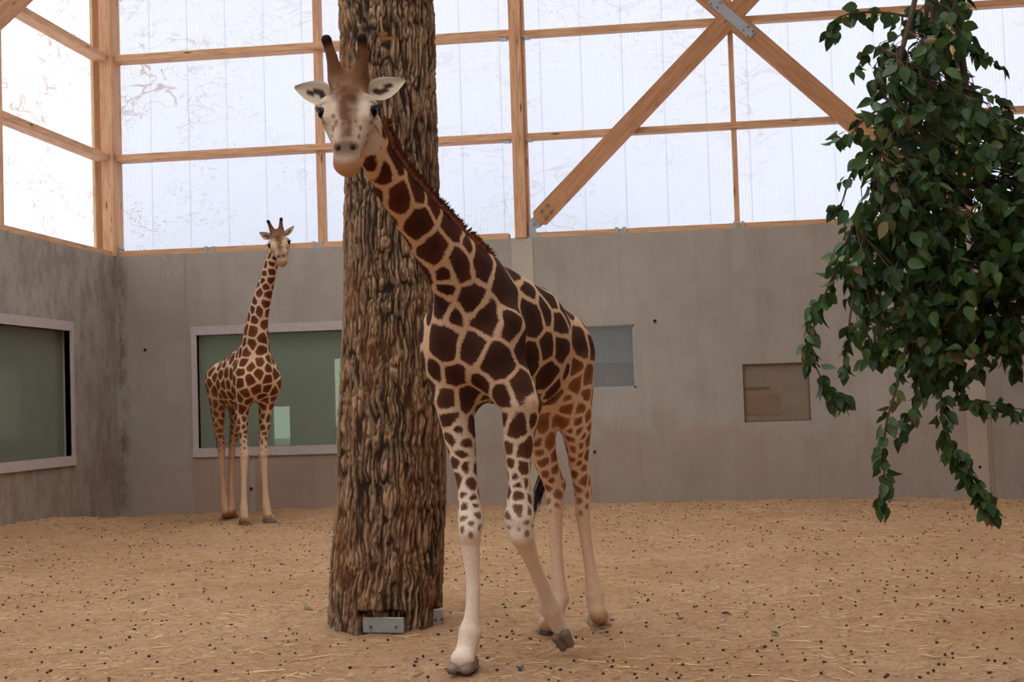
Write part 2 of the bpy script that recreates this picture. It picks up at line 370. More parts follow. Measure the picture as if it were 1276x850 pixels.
# wire grille and rusty hatch set into the back wall
gr = empty('wire_grille', (sum(HG[:2])/2, DY, HG[2]), 'square wire mesh grille over a bright opening in the concrete wall', 'grille')
m = MB()
for x in np.arange(HG[0], HG[1], .022): m.tube([(x, DY+.05, HG[2]), (x, DY+.05, HG[3])], .0045, 4, False)
for z in np.arange(HG[2], HG[3], .022): m.tube([(HG[0], DY+.056, z), (HG[1], DY+.056, z)], .0045, 4, False)
o = m.build('wire_mesh', M_STEEL, gr); o['kind'] = 'stuff'
m = MB()
for (a, b, c, d) in ((HG[0], HG[1], HG[2], HG[2]+.03), (HG[0], HG[1], HG[3]-.02, HG[3]), (HG[1]-.03, HG[1], HG[2], HG[3])): m.box(a, b, DY+.03, DY+.075, c, d)
m.build('frame', M_STEEL, gr)
MB().box(HG[0], HG[1], DY+.32, DY+.34, HG[2]-.02, HG[2]+(HG[3]-HG[2])*.42).build('inner_board', mat_simple('brown_board', srgb(128, 108, 88), .8), gr)
MB().box(HG[0]-.1, HG[1]+.1, DY+.9, DY+.95, HG[2]-.6, HG[3]+.5).build('back_sheet', mat_simple('blue_grey_sheet', srgb(170, 184, 200), .7), gr)
hp = empty('wall_hatch', (sum(HP[:2])/2, DY, HP[2]), 'dull brown metal hatch plate recessed in the concrete wall below the foliage', 'hatch')
M_HATCH = mat_simple('weathered_plate', srgb(140, 126, 106), .7, 0, .3, 3.0, .16)
MB().box(HP[0]-.01, HP[1]+.01, DY+.045, DY+.07, HP[2]-.01, HP[3]+.01).build('plate', M_HATCH, hp)
iw = HP[1]-HP[0]; ih = HP[3]-HP[2]
MB().box(HP[0]+.02, HP[0]+iw*.55, DY+.038, DY+.05, HP[2]+ih*.12, HP[2]+ih*.47).build('inset_panel', mat_simple('brown_plate', srgb(136, 112, 88), .7, nscale=4), hp)
MB().box(HP[0]+.02, HP[0]+iw*.40, DY+.036, DY+.05, HP[2]+ih*.565, HP[2]+ih*.60).build('slot_rail', mat_simple('rail_brown', srgb(112, 96, 78), .7), hp)
m = MB()
for (a, b, c, d) in ((HP[0], HP[1], HP[2], HP[2]+.018), (HP[0], HP[0]+.018, HP[2], HP[3]), (HP[1]-.018, HP[1], HP[2], HP[3]), (HP[0], HP[1], HP[3]-.018, HP[3])): m.box(a, b, DY+.012, DY+.05, c, d)
m.build('frame', mat_simple('rust_frame', srgb(122, 96, 74), .8), hp)

# ---- translucent panel bands
PW = .6016
def pane_mesh(w, h):
    v, f = box_vf(-w/2, w/2, 0, .004, 0, h); return mesh('pane', v, [f[0], f[1], f[2], f[3], f[5]])
def band(nm, label, a_seam, a0, a1, put, yaw, z0=ZC, z1=ZTOP, gap=0):
    root = None; k0 = math.floor((a0-a_seam)/PW); i = k0; cache = {}
    while a_seam+i*PW < a1-.02:
        b0 = max(a0, a_seam+i*PW); b1 = min(a1, a_seam+(i+1)*PW); w = round(b1-b0-gap, 4); i += 1
        if w < .03: continue
        if w not in cache: cache[w] = pane_mesh(w, z1-z0)
        p = put((b0+b1)/2); o = bpy.data.objects.new('pane', cache[w]); COL.objects.link(o)
        if not cache[w].materials: cache[w].materials.append(M_POLY)
        if root is None:
            root = o; o.name = nm; struct(o, label, 'window'); o.location = (p[0], p[1], z0); o.rotation_euler = (0, 0, yaw)
        else:
            o.parent = root; o.matrix_parent_inverse = (Matrix.Translation(root.location) @ Matrix.Rotation(yaw, 4, 'Z')).inverted()
            o.location = (p[0], p[1], z0); o.rotation_euler = (0, 0, yaw)
    return root
sb = onback(190, 250, DY+.30)[0]; sl = onleft(22, 50, XL-.32)[0]
band('window_3', 'band of milky ribbed polycarbonate panels above the back wall', sb, XL-.28, XR+.3, lambda a: (a, DY+.30), 0)
band('window_4', 'band of bright milky polycarbonate panels above the side wall', sl, YF-.2, DY+.25, lambda a: (XL-.32, a), math.pi/2)
struct(MB().box(XR+.2, XR+.32, YF-.3, DY+.3, ZC, ZTOP).build('wall_right_light_block', mat_simple('light_blocking_boards', srgb(190, 150, 110), .8, nscale=2)), 'unseen opaque boarding added opposite the side windows to hold back light', 'wall')  # opaque boarding added out of view to cut light from this side
band('window_6', 'band of polycarbonate panels above the visitor end wall', 0, XL-.3, XR+.3, lambda a: (a, YF-.30), math.pi)

# ---- timber frame
def timber(name, p0, p1, wy, wz, label, cat, zhint=(0, 0, 1), mat=None, group=None, parent=None):
    p0 = Vector(p0); p1 = Vector(p1); L = (p1-p0).length
    o = link(name, bevel_box(name, L, wy, wz), mat or M_WOOD); frame_obj(o, (p0+p1)/2, p1-p0, zhint); return tag(o, label, cat, group)
def post(x0, x1, y0, y1, label, ztop=ZTOP, zb=ZC):
    return timber('timber_post', ((x0+x1)/2, (y0+y1)/2, zb), ((x0+x1)/2, (y0+y1)/2, ztop), x1-x0, y1-y0, label, 'post', zhint=(0, -1, 0))
CPX0, CPX1 = -8.735, -8.55
post(CPX0, CPX1, DY-.07, DY+.29, 'thick larch corner post where the two panelled walls meet')
db = post(XL-.30, XL-.252, onleft(116.5, 100, XL-.252)[0], DY+.24, 'dusty timber board beside the corner post on the side wall'); db.data.materials.clear(); db.data.materials.append(M_WOODP)
mx0 = onback(634.5, 0)[0]+.0; 
mxa = onback(642, 295)[0]; mxb = onback(656.5, 295)[0]
post(mxa, mxb, DY-.03, DY+.29, 'tall larch post between the brace foot and the tree trunk')
post(mxb+.002, mxb+.035, DY+.10, DY+.28, 'thin timber batten on the flank of the middle post')
rpa = onback(1184, 40)[0]; rpb = onback(1201, 40)[0]
post(rpa, rpb, DY-.03, DY+.29, 'tall larch post behind the hanging foliage')
# thin mullions behind the rails
ta = onback(388.5, 50)[0]; tb = onback(396, 50)[0]
MULL = [(ta, tb, DY+.06, .10, 'slim upright mullion between the corner post and the middle post'), None, None]
tc_, td = onback(914.5, 160)[0]-.032, onback(914.5, 160)[0]+.04
MULL[1] = (tc_, td, DY+.135, .092, 'slim upright mullion under the steel crossing plate')
MULL[2] = (7.8, 7.87, DY+.135, .092, 'slim upright mullion in the bay beyond the post behind the foliage')
def mullion(x0, x1, y0, rh, label):
    r = empty('timber_mullion', ((x0+x1)/2, y0, ZC), label, 'post'); z0 = ZC+.078 if rh < .1 else ZC+.088
    for zt, hh in sorted(RZ)+[(ZTOP+.1, .1)]:
        z1 = zt-hh/2-rh/2+.002; L = z1-z0
        o = link('upright', bevel_box('upright', L, x1-x0, DY+.285-y0), M_WOOD); frame_obj(o, ((x0+x1)/2, (y0+DY+.285)/2, (z0+z1)/2), (0, 0, 1), (0, -1, 0))
        mw = o.matrix_world.copy(); o.parent = r; o.matrix_parent_inverse = Matrix.Translation(r.location).inverted(); o.matrix_basis = mw
        z0 = zt-hh/2+rh/2-.002
lp = onleft(1.6, 150, XL-.05)[0]
RZ = [(onback(400, 51.5)[1], .10), (onback(400, 178.3)[1], .10), (8.48, .10)]
for mm in MULL: mullion(*mm)
nm_r = ['upper', 'lower', 'topmost']
for k, (zt, hh) in enumerate(RZ):
    timber('timber_rail', (CPX1-.004, DY+.15, zt-hh/2), (mxa+.004, DY+.15, zt-hh/2), .27, hh, '%s horizontal larch rail between the corner post and the middle post' % nm_r[k], 'beam')
    timber('timber_rail', (mxb+.032, DY+.20, zt-hh/2), (rpa+.004, DY+.20, zt-hh/2), .17, hh*.92, '%s horizontal larch rail passing behind the crossed braces' % nm_r[k], 'beam')
    timber('timber_rail', (rpb-.004, DY+.20, zt-hh/2), (XR+.3, DY+.20, zt-hh/2), .17, hh*.92, '%s horizontal larch rail beyond the post behind the foliage' % nm_r[k], 'beam')
    timber('timber_rail', (XL-.1425, lp-.006, zt-hh/2), (XL-.1425, DY-.066, zt-hh/2), .225, hh, '%s rail of the bright side wall between its post and the corner post' % nm_r[k], 'beam')
    timber('timber_rail', (XL-.1425, YF, zt-hh/2), (XL-.1425, lp-.194, zt-hh/2), .225, hh, '%s rail of the side wall running on from its post to the visitor end' % nm_r[k], 'beam')
timber('timber_sill', (CPX1-.01, DY+.17, ZC+.045), (mxa-.10, DY+.17, ZC+.045), .23, .09, 'timber sill on the wall between corner post and middle post', 'sill')
timber('timber_sill', (mxb+.12, DY+.17, ZC+.04), (rpa+.01, DY+.17, ZC+.04), .21, .08, 'timber sill between the brace foot and the post behind the foliage', 'sill')
timber('timber_sill', (rpb-.01, DY+.17, ZC+.04), (XR+.3, DY+.17, ZC+.04), .21, .08, 'timber sill beyond the post behind the foliage', 'sill')
timber('timber_sill', (XL-.14, YF, ZC+.04), (XL-.14, DY-.05, ZC+.04), .24, .08, 'timber sill on top of the side wall', 'sill')
post(XL-.30, XL-.03, lp-.20, lp, 'larch post of the side wall at the foot of its diagonal brace')
# braces
YB = DY+.052
def brace(a, b, w, label, cut0=None, cut1=None):
    """cut0/cut1: slope of the end cut (shift along the axis per unit across); None leaves the chamfered end"""
    (x0, z0), (x1, z1) = a, b; L = math.hypot(x1-x0, z1-z0); c = .055; t = .10; h = w/2
    end = lambda s, cut: [(s*(L/2-c), -h), (s*L/2, -h+c*1.2), (s*L/2, h-c*1.2), (s*(L/2-c), h)] if cut is None else [(s*L/2-cut*h, -h), (s*L/2+cut*h, h)]
    pts = end(1, cut1)+end(-1, cut0)[::-1]; n = len(pts)
    V = [(x, -t/2, z) for x, z in pts]+[(x, t/2, z) for x, z in pts]
    F = [tuple(range(n)), tuple(range(2*n-1, n-1, -1))]+[(k, k+n, (k+1) % n+n, (k+1) % n) for k in range(n)]
    o = link('timber_brace', mesh('timber_brace', V, F), M_WOODB); frame_obj(o, ((x0+x1)/2, YB, (z0+z1)/2), (x1-x0, 0, z1-z0), (0, 0, 1)); return tag(o, label, 'brace')
b1a = onback(669, 275, YB-.05); b1b = onback(901.5, 29.5, YB-.05)
sx_ = (rpa-.13-b1a[0])/(b1b[0]-b1a[0]); e1 = (b1a[0]+(b1b[0]-b1a[0])*sx_, b1a[1]+(b1b[1]-b1a[1])*sx_)
brace(b1a, e1, .265, 'long diagonal larch brace rising from the bolted steel foot')
cx, cz = onback(912, 22, YB-.05)
b2b = onback(1048, 139.5, YB-.05); dx, dz = b2b[0]-cx, b2b[1]-cz
un = math.hypot(dx, dz); ux, uz = dx/un, dz/un
dd1 = np.array(b1b)-np.array(b1a); dd1 /= np.linalg.norm(dd1); nn1 = np.array([-dd1[1], dd1[0]]); g_u = nn1@np.array([ux, uz]); g_n = nn1@np.array([-uz, ux])
off = float(nn1@(np.array([cx, cz])-np.array(b1a)))          # crossing point measured from the axis of the long brace
aP, aM = sorted(((.1327*s_-off)/g_u for s_ in (1, -1)), reverse=True); CUT = -g_n/g_u
ex = rpa-.10; b2e = (ex, cz+dz/dx*(ex-cx)); ex2 = mxb+.17
brace((cx+ux*aP, cz+uz*aP), b2e, .265, 'diagonal brace running down from the steel plate into the foliage', cut0=CUT)
brace((ex2, cz+dz/dx*(ex2-cx)), (cx+ux*aM, cz+uz*aM), .265, 'short diagonal brace above the steel crossing plate', cut1=CUT)
l0 = onleft(-70, 80, XL-.03); l1 = onleft(75, -52, XL-.03); lk = (l1[1]-l0[1])/(l1[0]-l0[0])
yt = min(DY-.25, l0[0]+(ZTOP-.25-l0[1])/lk); yb = l0[0]+(ZC+.16-l0[1])/lk; l1 = (yt, l0[1]+lk*(yt-l0[0])); l0 = (yb, ZC+.16)
lb = timber('timber_brace', (XL+.018, l0[0], l0[1]), (XL+.018, l1[0], l1[1]), .10, .26, 'long diagonal brace across the side wall panels', 'brace', zhint=(0, 0, 1), mat=M_WOODB)

# steelwork
sp = empty('steel_splice_plate', (cx, YB-.0555, cz), 'bolted galvanised plate joining the diagonal braces at their crossing', 'bracket')
po = link('plate', bevel_box('plate', .80, .012, .15, .003), M_STEEL, sp); po.matrix_parent_inverse = Matrix.Identity(4); po.rotation_euler = (0, -math.atan2(uz, ux), 0); po.location = (.0, 0, .0)
for s in (-1, 1):
    for (a, b) in ((.36, .05), (.36, -.05), (.27, .045), (.25, -.03)):
        p = (s*a*ux-b*uz, -.012, s*a*uz+b*ux)
        bo = MB().tube([(p[0], p[1]-.012, p[2]), (p[0], p[1]+.01, p[2])], .016, 6).build('bolt', M_BOLT, sp); bo.matrix_parent_inverse = Matrix.Identity(4)
d1 = np.array([e1[0]-b1a[0], e1[1]-b1a[1]]); d1 /= np.linalg.norm(d1); n1 = np.array([-d1[1], d1[0]])
ft = empty('steel_brace_foot', (b1a[0]-.1, YB, ZC), 'galvanised steel foot with four bolts under the long brace', 'bracket')
b0 = np.array(b1a)
def P2(a, b): q = b0+d1*a+n1*b; return q
q = [P2(.10, .07), P2(.10, -.07), P2(-.02, -.10), P2(-.10, -.06), np.array([mxb+.16, ZC]), np.array([mxb+.03, ZC]), np.array([mxb+.03, ZC+.10]), P2(-.08, .09)]
V = [(p[0], YB-.018, p[1]) for p in q]+[(p[0], YB+.010, p[1]) for p in q]; n = len(q)
link('gusset', mesh('gusset', V, [tuple(range(n))[::-1], tuple(range(n, 2*n))]+[(k, (k+1) % n, (k+1) % n+n, k+n) for k in range(n)]), M_STEEL, ft)
MB().box(mxb+.005, mxb+.19, DY+.006, DY+.066, ZC-.004, ZC+.010).build('base_plate', M_STEEL, ft)
for (a, b) in ((.13, .055), (.13, -.055), (.24, .05), (.24, -.055)):
    p = P2(a+(.03 if b > 0 else 0), b); MB().tube([(p[0], YB-.078, p[1]), (p[0], YB-.045, p[1])], .022, 8).build('bolt', M_BOLT, ft)
p = P2(-.06, .0); MB().tube([(p[0], YB-.034, p[1]), (p[0], YB-.010, p[1])], .018, 8).build('bolt', M_BOLT, ft)
def clip(px, py, label, w=.11, h=.10):
    x, z = onback(px, py); r = empty('sill_bracket', (x, DY+.05, ZC), label, 'bracket')
    for s in (-1, 1): MB().box(x+s*w*.5-w*.22, x+s*w*.5+w*.22, DY+.040, DY+.052, ZC+.0, ZC+h).build('flange', M_STEEL, r)
    MB().box(x-w*.5, x+w*.5, DY+.048, DY+.06, ZC, ZC+.02).build('seat', M_STEEL, r)
clip(260, 312, 'small galvanised bracket on the sill above the back viewing window')
clip(394, 303, 'small galvanised bracket at the foot of the slim mullion near the trunk')
clip(773, 288, 'small galvanised bracket on the sill between the brace foot and the mullion')
clip(921, 280, 'small galvanised bracket at the foot of the mullion under the plate')
x, z = onback(153, 306, DY+.1)
cb = empty('corner_post_bracket', (CPX1+.005, DY+.15, ZC), 'perforated steel bracket at the foot of the corner post', 'bracket')
MB().box(CPX1, CPX1+.012, DY+.05, DY+.27, ZC, ZC+.17).build('plate', M_STEEL, cb)
for k in range(3): MB().tube([(CPX1+.004, DY+.09+k*.07, ZC+.125), (CPX1+.016, DY+.09+k*.07, ZC+.125)], .014, 8).build('hole', M_HOLE_SHADE, cb)  # dark discs paint the shade of the punched holes
for k, zz in enumerate((RZ[0][0], RZ[1][0])):
    nm = ('upper', 'lower')[k]
    for (xx, w, lb_) in ((mxa-.10, .10, 'on the corner side of'), (mxb+.06, .10, 'on the brace side of')):
        r = empty('rail_hanger', (xx, DY+.1, zz-.1), 'small %s joist hanger under the %s rail %s the middle post' % ('steel', nm, lb_), 'bracket')
        MB().box(xx-w/2, xx+w/2, DY+.04, DY+.27, zz-.113, zz-.10).build('seat', M_STEEL, r)
# ceiling
M_CEIL = mat_simple('ceiling_boards', srgb(196, 164, 124), .8, nscale=2)
cl = MB(); SKY_ADDED = [(-8.2, .8), (3.2, 5.2)]  # skylights are unseen, added and sized to brighten the hall
xs = [XL-.4]+[v for s in SKY_ADDED for v in s]+[XR+.4]
for i in range(0, len(xs), 2): cl.box(xs[i], xs[i+1], YF-.4, DY+.4, ZTOP, ZTOP+.12)
for s in SKY_ADDED:
    cl.box(s[0], s[1], YF-.4, YF+1, ZTOP, ZTOP+.12); cl.box(s[0], s[1], DY-1.5, DY+.4, ZTOP, ZTOP+.12)
ceil = struct(cl.build('ceiling', M_CEIL), 'timber ceiling high above the hall', 'ceiling')
for i, s in enumerate(SKY_ADDED):
    o = MB().add([(s[0], YF+1, ZTOP+.06), (s[1], YF+1, ZTOP+.06), (s[1], DY-1.5, ZTOP+.06), (s[0], DY-1.5, ZTOP+.06)], [(0, 1, 2, 3)]).build('window_%d' % (7+i), M_SKYL_ADDED)
    struct(o, 'unseen translucent skylight strip added in the ceiling to brighten the hall', 'skylight')

# ------------------------------------------------------------------ sand floor
def base_z():
    pts = [(-60, 690), (0, 675), (148, 645), (240, 640), (420, 631), (560, 630), (760, 627), (1030, 621), (1150, 621), (1276, 625), (1400, 625)]
    xs, zs = [], []
    for (x, y) in pts[2:]: a = onback(x, y); xs.append(a[0]); zs.append(a[1])
    return np.array(xs), np.array(zs)
BXS, BZS = base_z()
def ground_h(x, y):
    x = np.asarray(x, float); y = np.asarray(y, float); P = np.stack([x, y, np.zeros_like(x)], -1)
    z = .055*(fbm(P*.9, 4, 3)-.47)+.08*(fbm(P*3.1, 4, 9)-.47)+.045*(fbm(P*10, 3, 5)-.45)
    d = np.clip((DY-y)/1.6, 0, 1); z = z*np.clip(d*2+.25, 0, 1)+(np.interp(x, BXS, BZS)+.012*np.sin(x*7))*(1-d)**2
    dl = np.clip((x-XL)/1.2, 0, 1); z = z+.16*(1-dl)**2*np.clip((19.6-y)/1.5, 0, 1)
    return z
def floor_grid():
    xs = np.concatenate([np.arange(XL-.1, -4.6, .06), np.arange(-4.6, 2.8, .022), np.arange(2.8, 6.5, .05), np.linspace(6.6, XR+.1, 40)])
    ys = [YF-.1]
    while ys[-1] < 7.0: ys.append(ys[-1]+.6)
    while ys[-1] < DY+.1: ys.append(ys[-1]+.02+.0026*(ys[-1]-7))
    ys = np.array(ys); X, Y = np.meshgrid(xs, ys); Z = ground_h(X, Y)
    V = np.stack([X, Y, Z], -1).reshape(-1, 3); ny, nx = X.shape
    i = np.arange(ny*nx).reshape(ny, nx); Q = np.stack([i[:-1, :-1], i[:-1, 1:], i[1:, 1:], i[1:, :-1]], -1).reshape(-1, 4)
    return mesh_np('floor', V, Q)
fl = link('floor', floor_grid(), M_SAND, smooth=True); struct(fl, 'sandy ochre floor strewn with straw and droppings', 'floor')
# ------------------------------------------------------------------ tree trunk
def mat_bark():
    t = NT('bark'); h = t.attr('ridge', 'Fac'); c = t.coord('Object', (1, 1, .35)); n = t.noise(c, 26, 5, .7); n2 = t.noise(c, 3.5, 4)
    col = t.mix(srgb(52, 39, 30), srgb(156, 127, 98), t.ramp(h, [(.15, 0), (.68, 1)]))
    col = t.mix(col, srgb(208, 176, 140), t.math('MULTIPLY', t.ramp(h, [(.6, 0), (.95, 1)]), t.ramp(n, [(.35, 0), (.65, 1)])))
    col = t.mix(col, srgb(150, 100, 62), t.math('MULTIPLY', t.ramp(n2, [(.5, 0), (.7, 1)]), .35))
    col = t.mix(col, srgb(158, 102, 64), t.attr('scar', 'Fac'))
    return t.done(t.bsdf(col, .9, normal=t.bump(n, .5, .01), spec=.12))
M_BARK = mat_bark()
TD = 9.78
prof = [(-90, 480.5, 117), (0, 480.5, 119), (200, 488, 118), (300, 488.5, 118), (400, 489, 122), (500, 489.5, 133), (600, 488.5, 136), (700, 484, 139), (760, 480.5, 143), (785, 480, 143), (820, 480, 144)]
tp = np.array([[*at(c, y, TD), w/FPX*TD/2] for (y, c, w) in prof])      # x,y,z,radius
def trunk():
    zs = np.concatenate([np.arange(-.12, 4.7, .0085), np.arange(4.7, ZTOP+.03, .03)]); na = 420
    o = np.argsort(tp[:, 2]); z_, x_, y_, r_ = tp[o, 2], tp[o, 0], tp[o, 1], tp[o, 3]
    cx_, cy_, rr = (np.interp(zs, z_, q) for q in (x_, y_, r_))
    k = np.ones(41)/41; sm = lambda q: np.convolve(np.pad(q, 20, 'edge'), k, 'valid'); cx_, cy_, rr = sm(cx_), sm(cy_), sm(rr)
    th = np.linspace(0, 2*np.pi, na, endpoint=False); T, Zz = np.meshgrid(th, zs)
    R0 = .37; px_, py_ = np.cos(T)*R0, np.sin(T)*R0
    P = np.stack([px_, py_, Zz], -1)
    slant = np.stack([.05*np.sin(Zz*2.1+1)*Zz*0, Zz*0, Zz*0], -1); warp = np.stack([fbm(P*np.array([5, 5, 6.5]), 3, 11), fbm(P*np.array([5, 5, 6.5]), 3, 31), fbm(P*4, 2, 51)], -1)-.45
    Q = P*np.array([44, 44, 4.6])+warp*np.array([3.4, 3.4, 1.0])
    a = 1-np.abs(vnoise(Q, 2)*2-1)*2.0; Q2 = P*np.array([80, 80, 13])+warp*5; b = 1-np.abs(vnoise(Q2, 8)*2-1)*2
    br = vnoise(P*np.array([46, 46, 15])+warp*5, 17)
    fur = np.clip(np.maximum(a*1.15, b*.75), 0, 1)              # dark furrows where high
    ridge = np.clip(1-fur**1.1-1.1*np.clip(.36-br, 0, 1), 0, 1)
    ridge = np.clip(.74*ridge+.42*(fbm(P*np.array([95, 95, 45]), 3, 23)-.18), 0, 1)
    # knot and scars
    def local(px, py, sz):
        c = at(px, py, TD-.36); return np.sqrt(((cx_[:, None]+np.cos(T)*rr[:, None]-c[0])**2+(cy_[:, None]+np.sin(T)*rr[:, None]-c[1])**2))/sz, (Zz-c[2])/sz
    u, v = local(479, 301, .045); q = np.hypot(u, v); ridge = np.where(q < 1.3, .45*ridge+.22+.22*np.cos(q*7), ridge); 
    scar = np.zeros_like(ridge)
    for (px, py, w, h) in ((499, 156, .03, .10), (504, 130, .03, .035), (487, 46, .10, .016), (476, 40, .05, .012)):
        u, v = local(px, py, 1.0); e = (u/w)**2+(v/h)**2+1.2*(fbm(P*25, 3, 77)-.45); scar = np.maximum(scar, np.clip((1-e)*2, 0, 1))
    lump = .03*(fbm(P*2.2, 3, 41)-.45)
    R = rr[:, None]+lump+.026*(ridge-.55)
    # notches sawn for the steel shoe plates
    V = np.stack([cx_[:, None]+np.cos(T)*R, cy_[:, None]+np.sin(T)*R, np.broadcast_to(Zz, R.shape)], -1)
    for (px, py, w, h) in ((478, 768, 32, 22), (549, 765, 9, 26)):
        c = ray(px, py); 
        rel = V-EYE; dd = rel@CF; qx = 638+FPX*(rel@CR)/dd; qy = 425-FPX*(rel@CU)/dd
        front = ((V[..., 0]-cx_[:, None])*CF[0]+(V[..., 1]-cy_[:, None])*CF[1]) < .12
        ins = (np.abs(qx-px) < w) & (qy > py-h*.30) & front
        cc = np.stack([cx_, cy_], -1)[:, None, :]; V[..., :2] = np.where(ins[..., None], cc+(V[..., :2]-cc)*.87, V[..., :2])
    i = np.arange(V.shape[0]*na).reshape(-1, na); j = np.roll(i, -1, 1)
    me = mesh_np('tree_trunk', V.reshape(-1, 3), np.stack([i[:-1], j[:-1], j[1:], i[1:]], -1).reshape(-1, 4))
    setattr_f(me, 'ridge', ridge.ravel()); setattr_f(me, 'scar', scar.ravel()); return me
tc0 = tp[9]
tr = empty('tree_trunk', (tc0[0], tc0[1], 0), 'thick upright tree trunk with deeply furrowed brown bark', 'tree trunk')
link('bark', trunk(), M_BARK, tr, smooth=True)
def shoe(px, py, wpx, hpx, d, ang):
    c = at(px, py, d); w = wpx/FPX*d; h = hpx/FPX*d
    o = link('steel_shoe', bevel_box('steel_shoe', w, .02, h, .003), M_STEEL, tr)
    o.matrix_parent_inverse = Matrix.Translation(tr.location).inverted(); o.location = c; o.rotation_euler = (0, 0, -YAW*-1+ang)
    for s in (-.3, .32): 
        p = Vector((s*w, -.014, -.1*h)); b = MB().tube([(s*w, -.022, -.1*h), (s*w, 0, -.1*h)], .009, 6).build('bolt', M_BOLT)
        b.parent = o
shoe(478, 779, 54, 19, TD-.365, -YAW*0)
shoe(545, 770, 16, 22, TD-.13, .95)

